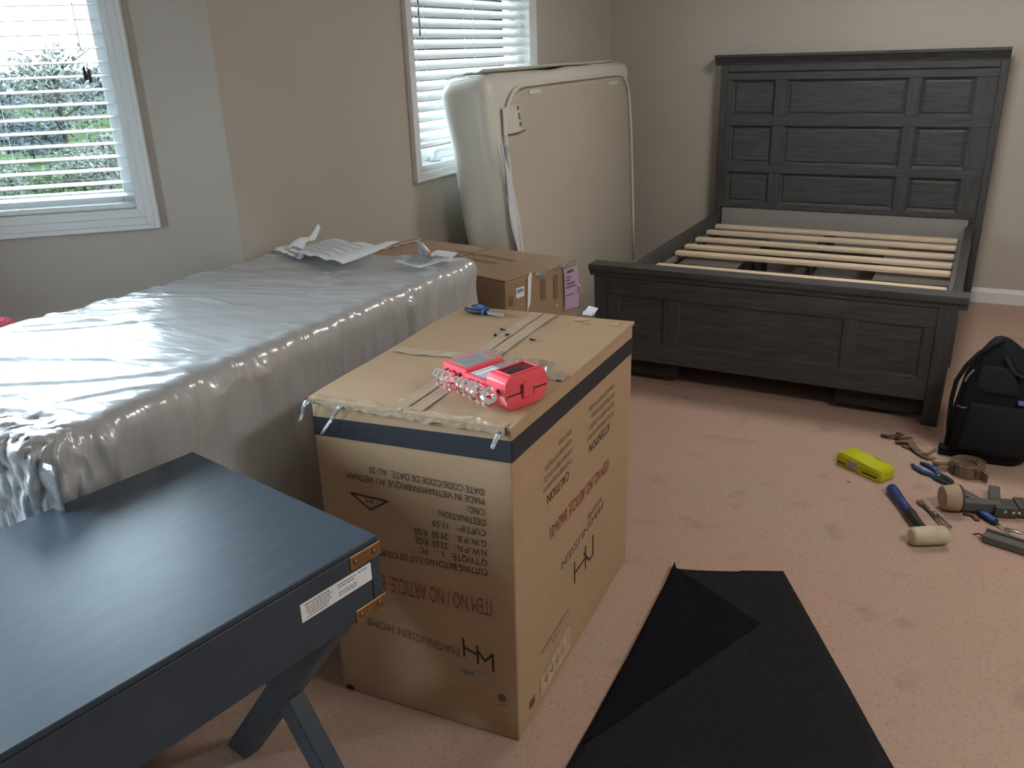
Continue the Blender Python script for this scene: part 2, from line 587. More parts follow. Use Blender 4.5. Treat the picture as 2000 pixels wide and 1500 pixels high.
# ------------------------------------------------------------------ windows
def window(name, o, d, n, hole, sash_w=0.055, mull=None):
    """casing on the room side, jambs in the hole, sash and pane further out. The children are parts of the window."""
    s0, s1, z0, z1 = hole
    P = lambda s, z, k: o + d * s + V(0, 0, z) + n * k
    cw, ct = 0.058, 0.02

    def bar(bm, sa, sb, za, zb, ka, kb, bev=0.0):
        p = [P(sa, za, ka), P(sb, za, ka), P(sb, za, kb), P(sa, za, kb), P(sa, zb, ka), P(sb, zb, ka), P(sb, zb, kb), P(sa, zb, kb)]
        hexa(bm, p, bev)
    bm = bmesh.new()
    # casing: a flat board with a raised outer bead and an inner step, mitred as one ring
    for a, b, t in ((cw, cw - .016, ct + .006), (cw - .016, .016, ct), (.016, -.004, ct - .007)):
        for (sa, sb, za, zb) in ((s0 - a, s0 - b, z0 - a, z1 + a), (s1 + b, s1 + a, z0 - a, z1 + a), (s0 - b, s1 + b, z0 - a, z0 - b), (s0 - b, s1 + b, z1 + b, z1 + a)):
            bar(bm, sa, sb, za, zb, -t, 0.0, .002)
    root = struct(name, bm, M['trim'])
    bm = bmesh.new()
    jt = 0.012
    for (sa, sb, za, zb) in ((s0, s0 + jt, z0, z1), (s1 - jt, s1, z0, z1), (s0 + jt, s1 - jt, z0, z0 + jt), (s0 + jt, s1 - jt, z1 - jt, z1)):
        bar(bm, sa, sb, za, zb, -.01, TH)
    obj('window_jamb', bm, M['trim'], root)
    bm = bmesh.new()
    a0, a1, b0, b1 = s0 + jt, s1 - jt, z0 + jt, z1 - jt
    sw = sash_w
    for (sa, sb, za, zb) in ((a0, a0 + sw, b0, b1), (a1 - sw, a1, b0, b1), (a0 + sw, a1 - sw, b0, b0 + sw), (a0 + sw, a1 - sw, b1 - sw, b1)):
        bar(bm, sa, sb, za, zb, .095, .145, .003)
    if mull:
        bar(bm, mull - .03, mull + .03, b0 + sw, b1 - sw, .095, .145, .003)
    obj('window_sash', bm, M['vinyl'], root)
    bm = bmesh.new()
    bar(bm, a0 + sw - .004, a1 - sw + .004, b0 + sw - .004, b1 - sw + .004, .117, .121)
    obj('window_pane', bm, M['glass'], root)
    c = P((s0 + s1) / 2, (z0 + z1) / 2, TH + .05)
    portal('daylight_' + name, c, -n, s1 - s0, z1 - z0)
    return root, P


win1, P1 = window('window_1', CV, BD, BN, W1)
win2, P2 = window('window_2', V(WX, 0, 0), V(0, 1, 0), V(-1, 0, 0), W2)
win3, P3 = window('window_3', V(XB, BY0, 0), V(0, -1, 0), V(-1, 0, 0), WC, mull=.975)

win4, P4 = window('window_4', CE, BD2, BN2, W4)

# crank handle on the second window's sill
bm = bmesh.new()
c0 = P2(3.80, 1.150, .055)
lathe(bm, [(.0, 0), (.045, 0), (.042, .010), (.018, .018), (.014, .05), (.0, .052)], 16, Matrix.Translation(c0 - V(0, 0, .012)) @ Matrix.Diagonal((.55, 1, 1, 1)))
tube(bm, [c0 + V(.0, 0, .03), c0 + V(.01, .04, .040), c0 + V(.014, .10, .036), c0 + V(.016, .16, .030)], [.009, .008, .007, .008], 8)
obj('window_crank', bm, M['vinyl'], win2, True)


def slat_mesh(P, s0, s1, w, tilt, th=.0032):
    """one slat with a slight crown; centre at z = 0, k = 0"""
    bm = bmesh.new()
    pts = []
    N = 4
    for i in range(N + 1):
        t = i / N - .5
        pts.append((t * w, .0022 * (1 - 4 * t * t)))
    prof = [(k, h + th / 2) for k, h in pts] + [(k, h - th / 2) for k, h in reversed(pts)]
    ca, sa = math.cos(tilt), math.sin(tilt)
    prof = [(k * ca - h * sa, k * sa + h * ca) for k, h in prof]     # k outwards, h up
    a = [bm.verts.new(P(s0, h, k)) for k, h in prof]
    b = [bm.verts.new(P(s1, h, k)) for k, h in prof]
    n = len(prof)
    bm.faces.new(a[::-1])
    bm.faces.new(b)
    for i in range(n):
        bm.faces.new((a[i], a[(i + 1) % n], b[(i + 1) % n], b[i]))
    return bm


def blind(label, P, n, hole, kc, zbot, pitch, tilt, ladders, slack=0.0):
    s0, s1, z0, z1 = hole
    a, b = s0 + .016, s1 - .016
    root = thing('window_blind', label, 'blind', P((s0 + s1) / 2, z1 - .06, kc))
    base = root.location
    # every child is modelled about the root's position
    Q = lambda s, h, k: P(s, 0, kc + k) + V(0, 0, h) - V(base.x, base.y, 0)
    D = lambda s, z, k=0.0: Q(s, z - base.z, k)
    bm = bmesh.new()
    p = [D(a, z1 - .062, -.028), D(b, z1 - .062, -.028), D(b, z1 - .062, .028), D(a, z1 - .062, .028), D(a, z1 - .014, -.028), D(b, z1 - .014, -.028), D(b, z1 - .014, .028), D(a, z1 - .014, .028)]
    hexa(bm, p, .003)
    obj('head_rail', bm, M['blind'], root)
    bm = bmesh.new()
    p = [D(a, zbot - .008, -.026), D(b, zbot - .008, -.026), D(b, zbot - .008, .026), D(a, zbot - .008, .026), D(a, zbot + .010, -.026), D(b, zbot + .010, -.026), D(b, zbot + .010, .026), D(a, zbot + .010, .026)]
    hexa(bm, p, .004)
    obj('bottom_rail', bm, M['blind'], root)
    first = obj('slat', slat_mesh(Q, a, b, .050, tilt), M['blind'], root)
    z = zbot + pitch * .85
    i = 0
    while z < z1 - .08:
        o = first if i == 0 else first.copy()
        if i:
            COL.objects.link(o)
            o.parent = root
        o.location = (0, 0, z - base.z)
        z += pitch
        i += 1
    for s in ladders:
        bm = bmesh.new()
        for k in (-.027, .027):
            tube(bm, [D(s, zbot, k), D(s, z1 - .05, k)], .0011, 5)
        obj('ladder_cord', bm, M['cord'], root)
    return root, D


bl1, D1 = blind('white blind with open slats and two dark pull tassels beside the bay corner', P1, BN, W1, .045, 1.176, .0445, R(6), (.42, .72, 1.0))
bm = bmesh.new()
tube(bm, [D1(.418, 2.20, -.036), D1(.420, 1.64, -.038)], .0012, 5)
tube(bm, [D1(.411, 2.20, -.036), D1(.409, 1.64, -.038)], .0012, 5)
obj('pull_cord', bm, M['cord'], bl1)
for s, z in ((.421, 1.618), (.408, 1.610)):
    bm = bmesh.new()
    lathe(bm, [(.002, .028), (.005, .024), (.007, .0), (.006, -.014), (.002, -.016)], 10, Matrix.Translation(D1(s, z, -.039)))
    obj('tassel', bm, M['tassel'], bl1, True)
bl2, D2 = blind('white blind with half-closed slats behind the leaning mattress', P2, V(-1, 0, 0), W2, .045, 1.225, .0475, R(52), (3.72, 4.2, 4.70))
bm = bmesh.new()
tube(bm, [D2(3.655, 2.19, -.04), D2(3.655, 1.728, -.042)], [.0035, .0042], 6)
obj('tilt_wand', bm, M['wand'], bl2)

# two fill lamps added out of view to brighten the dark room
for lx, ly, lab, em in FILL_LAMPS:
    cl = thing('fill_lamp', lab, 'lamp', (lx, ly, CEIL), 0, 'added fill lamps')
    obj('fill_lamp_base', lathe(bmesh.new(), [(.32, 0), (.32, -.025), (.305, -.03)], 32), M['trim'], cl, True)
    obj('fill_lamp_shade', lathe(bmesh.new(), [(.300, -.028), (.300, -.05), (.25, -.095), (.14, -.120), (.01, -.125)], 32), fill_lamp_glass(em), cl, True)

# ------------------------------------------------------------------ outside
GZ = -3.0
bm = bmesh.new()
box(bm, (-160, -120, GZ - .3), (-5.5, 160, GZ))
struct('ground_lawn', bm, M['grass'])


def tree(label, x, y, h, r, m, n, leaf, trunk_h=.35, shape='round', group='trees beyond the windows', z0=GZ):
    t = thing('garden_tree', label, 'tree', (x, y, z0), 0, group)
    rnd = random.Random(int(x * 31 + y * 17))
    bm = bmesh.new()
    tube(bm, [V(0, 0, -.05), V(.06 * h * .1, 0, h * .4), V(0, 0.02 * h, h * .9)], [h * .022, h * .014, h * .004], 7)
    for k in range(9):
        a = rnd.uniform(0, 2 * PI)
        zb = h * rnd.uniform(.25, .75)
        L = r * rnd.uniform(.5, .95)
        tube(bm, [V(0, 0, zb), V(math.cos(a) * L * .6, math.sin(a) * L * .6, zb + L * .35), V(math.cos(a) * L, math.sin(a) * L, zb + L * .6)], [h * .008, h * .005, h * .002], 5)
    obj('trunk', bm, M['bark'], t)
    bm = bmesh.new()
    for k in range(n):
        u, v, w = rnd.uniform(-1, 1), rnd.uniform(-1, 1), rnd.uniform(-1, 1)
        q = V(u, v, w)
        if q.length > 1 or q.length < .15:
            continue
        if shape == 'cone':
            f = rnd.random()
            q = V(u, v, 0).normalized() * rnd.uniform(.4, 1) * (1 - f) if V(u, v, 0).length else V(0, 0, 0)
            p = V(q.x * r, q.y * r, h * (.05 + .95 * f))
        else:
            q *= .8 + .35 * noise.noise(q * 2.2 + V(x, y, 0))
            p = V(q.x * r, q.y * r, h * (trunk_h + (1 - trunk_h) * (q.z * .5 + .5)))
        s = leaf * rnd.uniform(.6, 1.3)
        a, b, c = (V(rnd.gauss(0, 1), rnd.gauss(0, 1), rnd.gauss(0, 1)).normalized() for _ in range(3))
        vs = [bm.verts.new(p + a * s), bm.verts.new(p + b * s * .6), bm.verts.new(p - a * s), bm.verts.new(p - b * s * .6)]
        bm.faces.new(vs)
    obj('foliage', bm, m, t, kind='stuff')
    return t


def polar(b, d):
    return math.sin(R(b)) * d, math.cos(R(b)) * d


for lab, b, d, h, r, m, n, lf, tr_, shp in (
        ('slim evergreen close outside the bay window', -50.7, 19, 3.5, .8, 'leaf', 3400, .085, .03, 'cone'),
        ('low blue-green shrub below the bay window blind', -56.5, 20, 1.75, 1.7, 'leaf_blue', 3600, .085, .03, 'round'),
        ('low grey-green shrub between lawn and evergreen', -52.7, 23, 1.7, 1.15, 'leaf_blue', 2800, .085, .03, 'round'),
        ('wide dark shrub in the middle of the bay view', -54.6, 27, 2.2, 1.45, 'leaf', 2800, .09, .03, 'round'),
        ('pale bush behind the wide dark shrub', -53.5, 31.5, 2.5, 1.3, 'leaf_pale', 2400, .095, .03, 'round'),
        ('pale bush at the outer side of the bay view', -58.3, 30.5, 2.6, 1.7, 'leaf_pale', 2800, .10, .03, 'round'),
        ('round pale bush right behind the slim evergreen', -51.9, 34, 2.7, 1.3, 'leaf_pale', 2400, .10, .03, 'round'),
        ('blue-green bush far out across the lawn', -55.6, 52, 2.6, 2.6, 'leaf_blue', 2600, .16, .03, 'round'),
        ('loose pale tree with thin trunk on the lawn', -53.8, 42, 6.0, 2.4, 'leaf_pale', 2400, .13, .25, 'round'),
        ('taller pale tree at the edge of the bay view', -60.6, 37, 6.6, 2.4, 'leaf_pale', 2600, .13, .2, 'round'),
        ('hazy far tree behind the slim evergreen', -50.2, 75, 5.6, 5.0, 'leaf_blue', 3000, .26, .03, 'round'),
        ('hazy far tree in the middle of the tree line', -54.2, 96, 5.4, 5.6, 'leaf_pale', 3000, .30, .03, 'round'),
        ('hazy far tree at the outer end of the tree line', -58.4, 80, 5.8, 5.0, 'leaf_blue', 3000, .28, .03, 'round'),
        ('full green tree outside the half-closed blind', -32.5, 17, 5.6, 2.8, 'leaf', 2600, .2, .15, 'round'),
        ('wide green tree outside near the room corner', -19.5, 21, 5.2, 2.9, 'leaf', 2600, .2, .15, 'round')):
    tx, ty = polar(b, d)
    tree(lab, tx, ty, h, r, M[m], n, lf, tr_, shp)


def objw(name, bm, m, parent, smooth=False, kind=None):
    """child modelled in room coordinates under an unturned thing"""
    l = parent.matrix_basis.translation
    gp = parent.parent
    while gp:
        l = l + gp.matrix_basis.translation
        gp = gp.parent
    for v in bm.verts:
        v.co -= l
    return obj(name, bm, m, parent, smooth, kind)


# ------------------------------------------------------------------ bed
bed = thing('bed_frame', 'weathered grey panelled bed with bare pine slats against the back wall', 'bed', (-0.722, 3.985, 0), R(-1.6))
# local frame: x across, y towards the headboard, face of the footboard at y = 0
FW, FH = 0.872, 0.616          # half width of the footboard cap, its height
foot = obj('footboard', B((-.80, .004, .118), (.78, .030, .585), .002), M['bed'], bed)
bm = bmesh.new()
prof = [(-.030, .0), (.075, .0), (.075, -.030), (.062, -.036), (.058, -.060), (-.008, -.060), (-.012, -.042), (-.024, -.034), (-.030, -.026)]
prism(bm, [V(-FW, y, FH + z) for y, z in prof], (2 * FW, 0, 0))
obj('top_cap', bm, M['bed'], foot)
for x0, x1, fl in ((-.852, -.772, 0), (.760, .840, 1)):
    bm = bmesh.new()
    hexa(bm, [V(x0 + .012 * (1 - fl), .0, 0), V(x1 - .012 * fl, .0, 0), V(x1 - .012 * fl, .052, 0), V(x0 + .012 * (1 - fl), .052, 0), V(x0, -.008, .556), V(x1, -.008, .556), V(x1, .06, .556), V(x0, .06, .556)], .004)
    obj('post', bm, M['bed_v'], foot)


def raised_panel(x0, x1, z0, z1, yf, depth=.010):
    """panel set back from yf with a sloping moulding round it (front towards -y)"""
    bm = bmesh.new()
    a = .016
    o_ = [V(x0, yf, z0), V(x1, yf, z0), V(x1, yf, z1), V(x0, yf, z1)]
    i_ = [V(x0 + a, yf + depth, z0 + a), V(x1 - a, yf + depth, z0 + a), V(x1 - a, yf + depth, z1 - a), V(x0 + a, yf + depth, z1 - a)]
    j_ = [p + V(sx * .012, -depth * .45, sz * .012) for p, sx, sz in zip(i_, (1, -1, -1, 1), (1, 1, -1, -1))]
    b_ = [p + V(0, depth + .012, 0) for p in o_]
    rings = [[bm.verts.new(p) for p in r] for r in (b_, o_, i_, j_)]
    bm.faces.new(rings[0])
    bm.faces.new(rings[3][::-1])
    for q, w in zip(rings, rings[1:]):
        for k in range(4):
            bm.faces.new((q[k], q[(k + 1) % 4], w[(k + 1) % 4], w[k]))
    return bm


def framework(parent, xs, zs, x0, x1, z0, z1, yf, th, fill, mrail, mstile):
    """rails, stiles and set-in panels; xs and zs list the openings"""
    zc = [z0] + [z for p in zs for z in p] + [z1]
    for k in range(0, len(zc), 2):
        obj('rail', B((x0, yf - th, zc[k]), (x1, yf, zc[k + 1]), .0025), mrail, parent)
    for za, zb in zs:
        xc = [x0] + [x for p in xs for x in p] + [x1]
        for k in range(0, len(xc), 2):
            obj('stile', B((xc[k], yf - th, za), (xc[k + 1], yf, zb), .0025), mstile, parent)
        for xa, xb in xs:
            obj('panel', raised_panel(xa, xb, za, zb, yf - th * .55, th * .55), fill, parent)


framework(foot, [(-.716, -.470), (-.395, .385), (.447, .715)], [(.225, .462)], -.772, .760, .122, .552, .010, .020, M['bed'], M['bed'], M['bed_v'])
# headboard
HY = 2.110
head = obj('headboard', B((-.735, HY + .012, .57), (.872, HY + .045, 1.505), .002), M['bed'], bed)
bm = bmesh.new()
prof = [(-.045, .0), (.055, .0), (.055, -.066), (-.004, -.066), (-.010, -.052), (-.028, -.030), (-.036, -.018), (-.045, -.016)]
prism(bm, [V(-.858 + .0, HY + y, 1.577 + z) for y, z in prof], (1.75, 0, 0))
obj('top_cap', bm, M['bed'], head)
for x0, x1 in ((-.815, -.770), (.848, .893)):
    obj('post', B((x0, HY - .016, 0), (x1, HY + .05, 1.512), .004), M['bed_v'], head)
obj('frieze_rail', B((-.770, HY - .012, 1.468), (.848, HY + .03, 1.512), .003), M['bed'], head)
framework(head, [(-.735, -.450), (-.372, .360), (.435, .735)], [(.600, .812), (.868, 1.122), (1.185, 1.415)], -.770, .848, .565, 1.462, HY + .010, .022, M['bed'], M['bed'], M['bed_v'])
obj('lower_board', B((-.762, HY - .004, .26), (.812, HY + .020, .563), .002), M['bed_low'], head)
for x0, x1 in ((-.812, -.772), (.800, .842)):
    sr = obj('side_rail', B((x0, .05, .27), (x1, HY - .01, .520), .004), M['bed'], bed)
    xa, xb = (x1, x1 + .025) if x0 < 0 else (x0 - .025, x0)
    obj('slat_ledge', B((xa, .06, .400), (xb, HY - .02, .432), .002), M['bed_in'], sr)
for i, y in enumerate((.725, 1.090, 1.285, 1.520, 1.770, 1.985)):
    obj('slat', B((-.765, y - .034, .434), (.772, y + .034, .458), .006, 2), M['pine'], bed)
obj('center_support', B((-.03, .03, .350), (.03, HY - .03, .428), .003), M['bed_shade'], bed)  # coloured dark so it reads as shaded
for y in (.7, 1.5):
    obj('support_leg', B((-.03, y - .03, 0), (.03, y + .03, .365), .003), M['bed_in'], bed)
for x0, x1 in ((-.765, -.40), (.375, .790)):
    dr = obj('storage_box', B((x0, .040, .030), (x1, HY - .05, .354), .002), M['bed_shade'], bed)  # body darkened in place of shade, brought forward to stop light slits
    obj('box_lid', B((x0, .12, .3545), (x1, HY - .05, .364), .002), M['bed_in'], dr)

obj('shade_panel', B((-.395, .035, .122), (.370, HY - .05, .134), .002), M['bed_shade'], bed)  # added panel: stands in for shaded carpet and keeps lamp light off it

# ------------------------------------------------------------------ leaning mattress
mt = thing('mattress', 'bagged mattress standing on its edge, leaning under the half-closed blind', 'mattress', (-1.95, 4.8, 0))
MC = [V(-2.025, 3.66, .0), V(-1.745, 3.66, .0), V(-1.985, 5.87, .0), V(-2.265, 5.87, .0), V(-2.262, 3.66, 1.510), V(-1.985, 3.66, 1.562), V(-2.050, 5.87, 1.565), V(-2.288, 5.87, 1.54)]


def mwarp(p, n):
    q = tri(MC, p)
    bul = math.sin(PI * min(1, max(0, p.y))) * math.sin(PI * min(1, max(0, p.z)))
    q = q + V(1, 0, 0) * (.012 * bul if p.x > .5 else 0)
    w = noise.noise(V(q.x * 4, q.y * 3, q.z * 2.2)) * .010 + noise.noise(V(q.x * 9 + 5, q.y * 8, q.z * 3)) * .004
    if n.x > .6:
        w *= .25
    q = q + n * w
    return V(max(q.x, WX + .008), q.y, max(q.z, .0))


objw('cover', soft_block((.28, 2.2, 1.53), .075, (6, 34, 26), mwarp, 4), M['mattress_bag'], mt, True)


def onface(y, z, off=.004):
    """point on the mattress's broad face"""
    u = (y - 3.66) / 2.21
    v = z / 1.56
    b = (MC[1] * (1 - u) + MC[2] * u) * (1 - v) + (MC[5] * (1 - u) + MC[6] * u) * v
    bul = math.sin(PI * min(1, max(0, u))) * math.sin(PI * min(1, max(0, v)))
    return V(b.x + .012 * bul + off, y, z)


# beige facing with rounded upper corners, laid on the broad face
def face_fn(u, v):
    zt = 1.47
    y0, y1 = 3.74, 5.80
    z = .02 + (zt - .02) * v
    r = .30
    if z > zt - r:
        k = r - math.sqrt(max(0, r * r - (z - (zt - r)) ** 2))
    else:
        k = 0
    ya = y0 + k * 1.0 - .03 * (1 - v)
    yb = y1 - k * .6 + .03 * (1 - v)
    return onface(ya + (yb - ya) * u, z, .008)


objw('facing', sheet(bmesh.new(), face_fn, 24, 60, .005), M['mattress'], mt, True)
# piping that follows the rounded upper edge
pth = [onface(3.715 + .015 * math.sin(z * 9), z, .016) for z in (.05, .3, .5, .7, .9, 1.05)]
pth += [onface(3.735 - .02 * (1.28 - z), z, .015) for z in (1.15, 1.22)]
for k in range(9):
    a = PI - PI / 2 * k / 8
    pth.append(onface(4.035 + .30 * math.cos(a), 1.19 + .295 * math.sin(a), .014))
pth += [onface(y, 1.487, .013) for y in (4.4, 4.8, 5.2, 5.45)]
for k in range(1, 7):
    a = PI / 2 - PI / 2 * k / 6
    pth.append(onface(5.58 + .22 * math.cos(a), 1.28 + .205 * math.sin(a), .012))
pth += [onface(5.82, z, .012) for z in (1.1, .8, .5, .2)]
objw('piping', tube(bmesh.new(), pth, .011, 7), M['mattress_bag'], mt, True)


# the torn white strip of bag down the near edge
def strip_fn(u, v):
    z = 1.24 - 1.20 * v
    w = .012 + .060 * math.sin(PI * min(1, v * 1.05 + .03)) * (1 + .2 * math.sin(v * 23))
    y = 3.672 + .008 * math.sin(v * 8) + (u - .35) * w
    return onface(y, z, .020 + .010 * math.sin(u * 5 + v * 17))


objw('torn_bag_strip', sheet(bmesh.new(), strip_fn, 4, 40, .002), M['bag_white'], mt, True)


def fold_fn(u, v):
    a = V(-2.225 + .20 * u - .045 * v, 3.72 + .02 * math.sin(u * 3), 1.522 + .040 * u)
    return a + V(0, .0 + v * 1.86, .006 + .012 * math.sin(v * 9 + u * 4) * (1 - u) + .004 * math.sin(u * 14) + .0 * v)


objw('top_bag_fold', sheet(bmesh.new(), fold_fn, 8, 30, .004), M['mattress_bag'], mt, True)
lb = objw('law_label', sheet(bmesh.new(), lambda u, v: onface(3.76 + .20 * u - .03 * (1 - v), 1.275 + .125 * v, .016), 4, 4, .002), M['mattress_bag'], mt)
bm = bmesh.new()
for k in range(9):
    z = 1.300 + .011 * k
    if k in (2, 6):
        continue
    p = [onface(3.92, z, .019), onface(3.94, z, .019), onface(3.94, z + .007, .019), onface(3.92, z + .007, .019)]
    prism(bm, p, (.0006, 0, 0))
objw('label_print', bm, M['ink'], lb)
bm = bmesh.new()
tube(bm, [onface(3.75, 1.272, .018), onface(3.86, 1.270, .02), onface(3.98, 1.276, .018)], .003, 5)
objw('pocket_edge', bm, M['ink_faint'], mt)
for y0, y1, z in ((4.10, 4.25, 1.438), (5.35, 5.55, 1.425)):
    objw('side_handle', sheet(bmesh.new(), lambda u, v: onface(y0 + (y1 - y0) * u, z + .022 * v, .014), 3, 2, .003), M['mattress_bag'], mt)

# ------------------------------------------------------------------ wrapped carton (long, in clear plastic)
wc = thing('wrapped_carton', 'long carton in shiny clear plastic wrap between bay window and printed carton', 'carton', (-1.95, 1.8, 0))
KC = [V(-2.44, .945, 0), V(-1.605, .945, 0), V(-1.55, 2.70, 0), V(-2.275, 2.56, 0), V(-2.445, .945, .945), V(-1.597, .945, .918), V(-1.532, 2.70, .922), V(-2.285, 2.54, .943)]
objw('carton_body', soft_block((.84, 1.74, .93), .03, (6, 10, 6), lambda p, n: tri(KC, p)), M['card_dark'], wc, True)


def kwarp(p, n):
    q = tri(KC, p)
    c = V(.5, .5, .5)
    # long soft folds that run across the top, small crumples near the edges
    f = noise.noise(V(q.x * 2.2 + q.y * 1.1, q.y * 4.4 - q.x * 2.5, q.z * 2)) * .010
    edge = max(0, 1 - min(p.x, 1 - p.x) * 7) + max(0, 1 - min(p.y, 1 - p.y) * 9)
    g = noise.noise(V(q.x * 15, q.y * 22, q.z * 9)) * .0065 * (.15 + edge)
    r = noise.noise(V(q.x * 1.3 + q.y * .8 + 9, q.y * 9 - q.x * 6, 3)) * .006
    c1_ = 1 - abs(noise.noise(V(q.x * 1.1 + q.y * .9 + 3, q.y * 5.5 - q.x * 4.5, 7))) * 14
    c2_ = 1 - abs(noise.noise(V(q.x * 2.0 - q.y * .5 + 1, q.y * 8 - q.x * 3.0, 11))) * 12
    r += .0045 * max(0, c1_) + .003 * max(0, c2_)
    off = .013 + f * .7 + g + r
    if n.z < -.5:
        off = 0
    if n.x > .5 and p.z < .97:                       # gathered folds running down the side
        d = (1 - p.z) * 1.0
        a = noise.noise(V(q.y * 13, 3, q.z * 1.3))
        b = noise.noise(V(q.y * 38, 8, q.z * 2.0))
        k = math.exp(-d * (3.2 if q.y < 1.5 else 6.0))
        off += (.020 * max(0, a - .12) + .010 * max(0, b - .1)) * k * 1.5
    q = q + n * max(off, .0035)
    if p.y < .12 and p.x > .75 and p.z > .7:         # bunched corner
        q += V(.022, -.02, .006) * (1 - p.y / .12) * abs(noise.noise(V(q.x * 30, q.y * 30, q.z * 16))) * 2.0
    if q.y > 2.30:
        q.x = max(q.x, WX + .012)
    return V(q.x, q.y, max(q.z, .0))


objw('plastic_wrap', soft_block((.84, 1.74, .93), .035, (90, 240, 40), kwarp, 5), M['film'], wc, True)


def flapfilm(u, v):
    x = -2.30 + .78 * u
    return V(x, .935 - .016 * math.sin(v * 3 + u * 5) - .02 * v, .90 - .62 * v) + V(0, -.014 * abs(math.sin(u * 11 + v * 2.2)), 0)


objw('end_flap_of_wrap', sheet(bmesh.new(), flapfilm, 40, 20, .0008), M['bag_film'], wc, True)
# ------------------------------------------------------------------ second carton behind
c2 = thing('shipping_carton', 'plain brown carton with lilac sheet taped on, between wrapped carton and bed', 'carton', (-1.8, 3.05, 0))
A_, B_, C_, D_ = V(-1.447, 2.765, 0), V(-1.329, 3.19, 0), V(-2.197, 3.325, 0), V(-2.275, 2.985, 0)
zt2 = V(0, 0, .834)
objw('carton_body', hexa(bmesh.new(), [A_, B_, C_, D_, A_ + zt2, B_ + zt2, C_ + zt2, D_ + zt2], .006, 2), M['card_back'], c2)
mid0, mid1 = (A_ + D_) / 2, (B_ + C_) / 2
dz = V(0, 0, .8345)
objw('flap', hexa(bmesh.new(), [A_ + dz, B_ + dz, C_ * .49 + B_ * .51 + dz, D_ * .49 + A_ * .51 + dz, A_ + dz + V(0, 0, .005), B_ + dz + V(0, 0, .004), C_ * .49 + B_ * .51 + dz + V(0, 0, .007), D_ * .49 + A_ * .51 + dz + V(0, 0, .007)], .001), M['card_back'], c2)
objw('flap', hexa(bmesh.new(), [C_ * .51 + B_ * .49 + dz, C_ + dz, D_ + dz, D_ * .51 + A_ * .49 + dz, C_ * .51 + B_ * .49 + dz + V(0, 0, .007), C_ + dz + V(0, 0, .004), D_ + dz + V(0, 0, .005), D_ * .51 + A_ * .49 + dz + V(0, 0, .007)], .001), M['card_back'], c2)
e2 = (B_ - A_).normalized()
n2 = V(e2.y, -e2.x, 0)
L2 = (B_ - A_).length
F2 = lambda s, z, k=.002: A_ + e2 * s + V(0, 0, z) + n2 * k


def patch(bm, F, s0, s1, z0, z1, k=.0015, th=.0006, n=None):
    p = [F(s0, z0, k), F(s1, z0, k), F(s1, z1, k), F(s0, z1, k)]
    return prism(bm, p, (n or n2) * th)


st = objw('address_label', patch(bmesh.new(), F2, .058, .106, .757, .797), M['paper'], c2)
objw('label_print', patch(bmesh.new(), F2, .064, .100, .777, .791, .0025), M['paper_ink'], st)
objw('paper_strip', prism(bmesh.new(), [F2(.118, .690, .004), F2(.135, .722, .006), F2(.150, .842, .004), F2(.140, .842, .003), F2(.126, .826, .004)], n2 * .0008), M['paper'], c2)
lp = objw('lilac_sheet', sheet(bmesh.new(), lambda u, v: F2(.345 + .092 * u + .006 * (1 - v), .640 + .178 * v - .004 * u, .004 + .004 * math.sin(v * 3)), 6, 10, .0008), M['lilac'], c2)
bm = bmesh.new()
for z, s0, s1, h in ((.795, .362, .400, .010), (.775, .352, .385, .004), (.762, .350, .378, .004), (.747, .352, .408, .005), (.733, .350, .412, .005), (.700, .348, .402, .003)):
    patch(bm, F2, s0 + .006, s1 + .006, z, z + h, .0095)
objw('sheet_print', bm, M['ink_mid'], lp, kind='stuff')
objw('packing_tape', sheet(bmesh.new(), lambda u, v: F2(.17 + .23 * u, .839 - .020 * v * (.6 + .4 * math.sin(u * 9)), .003 + .006 * v * abs(math.sin(u * 9))), 18, 4, .0005), M['bag_film'], c2)
objw('packing_tape', sheet(bmesh.new(), lambda u, v: F2(.432 + .012 * u + .012 * v, .735 - .07 * v, .006 + .008 * math.sin(v * 5 + u)), 3, 8, .0006), M['tape'], c2, True)
objw('torn_spot', prism(bmesh.new(), [F2(.300, .665), F2(.309, .668), F2(.312, .677), F2(.304, .674)], n2 * .0008), M['paper'], c2)
for s0, s1, z0, z1 in ((.018, .042, .735, .772), (.205, .235, .715, .80), (.285, .312, .70, .80)):
    objw('faded_print', patch(bmesh.new(), F2, s0, s1, z0, z1), M['ink_faint'], c2)
# lettering on its top, worn
gx, gy = (D_ - A_).normalized(), (B_ - A_).normalized()
for k, (s_, w_) in enumerate((('THIS SIDE UP', .30), ('HANDLE WITH CARE', .34))):
    print_text(s_, lambda x, y, k=k, w_=w_: A_ + gx * (.52 - w_ * x) + gy * (.17 + .075 * k + .032 * (1 - y) * -1 + .03) + V(0, 0, .8425) - c2.location, M['ink_faint'], c2)
bm = sheet(bmesh.new(), lambda u, v: C_ + (D_ - C_) * (.02 + .9 * u) + V(0, 0, .842 - .0 * u) + V(.05 * v, 0, .003 * math.sin(u * 30) * v), 20, 2, .0006)
objw('packing_tape', bm, M['tape'], c2, True)

# ------------------------------------------------------------------ printed carton in front
c1 = thing('printed_carton', 'upside-down brown carton with navy band and printed lettering, tools on its top', 'carton', (-1.07, 1.92, 0))
Bf, Bl, Br = V(-.785, 1.489, 0), V(-1.320, 1.460, 0), V(-.817, 2.387, 0)
Bb = Bl + Br - Bf
Tf, Tl, Tr, Tb = V(-.789, 1.511, .870), V(-1.329, 1.486, .870), V(-.794, 2.342, .870), V(-1.367, 2.310, .870)
dn = V(0, 0, -.006)
CC1 = [Bl, Bf, Br, Bb, Tl + dn, Tf + dn, Tr + dn, Tb + dn]
objw('carton_body', soft_block((.55, .9, .853), .005, (14, 14, 14), lambda p, n: tri(CC1, p)), M['card'], c1, 'auto')


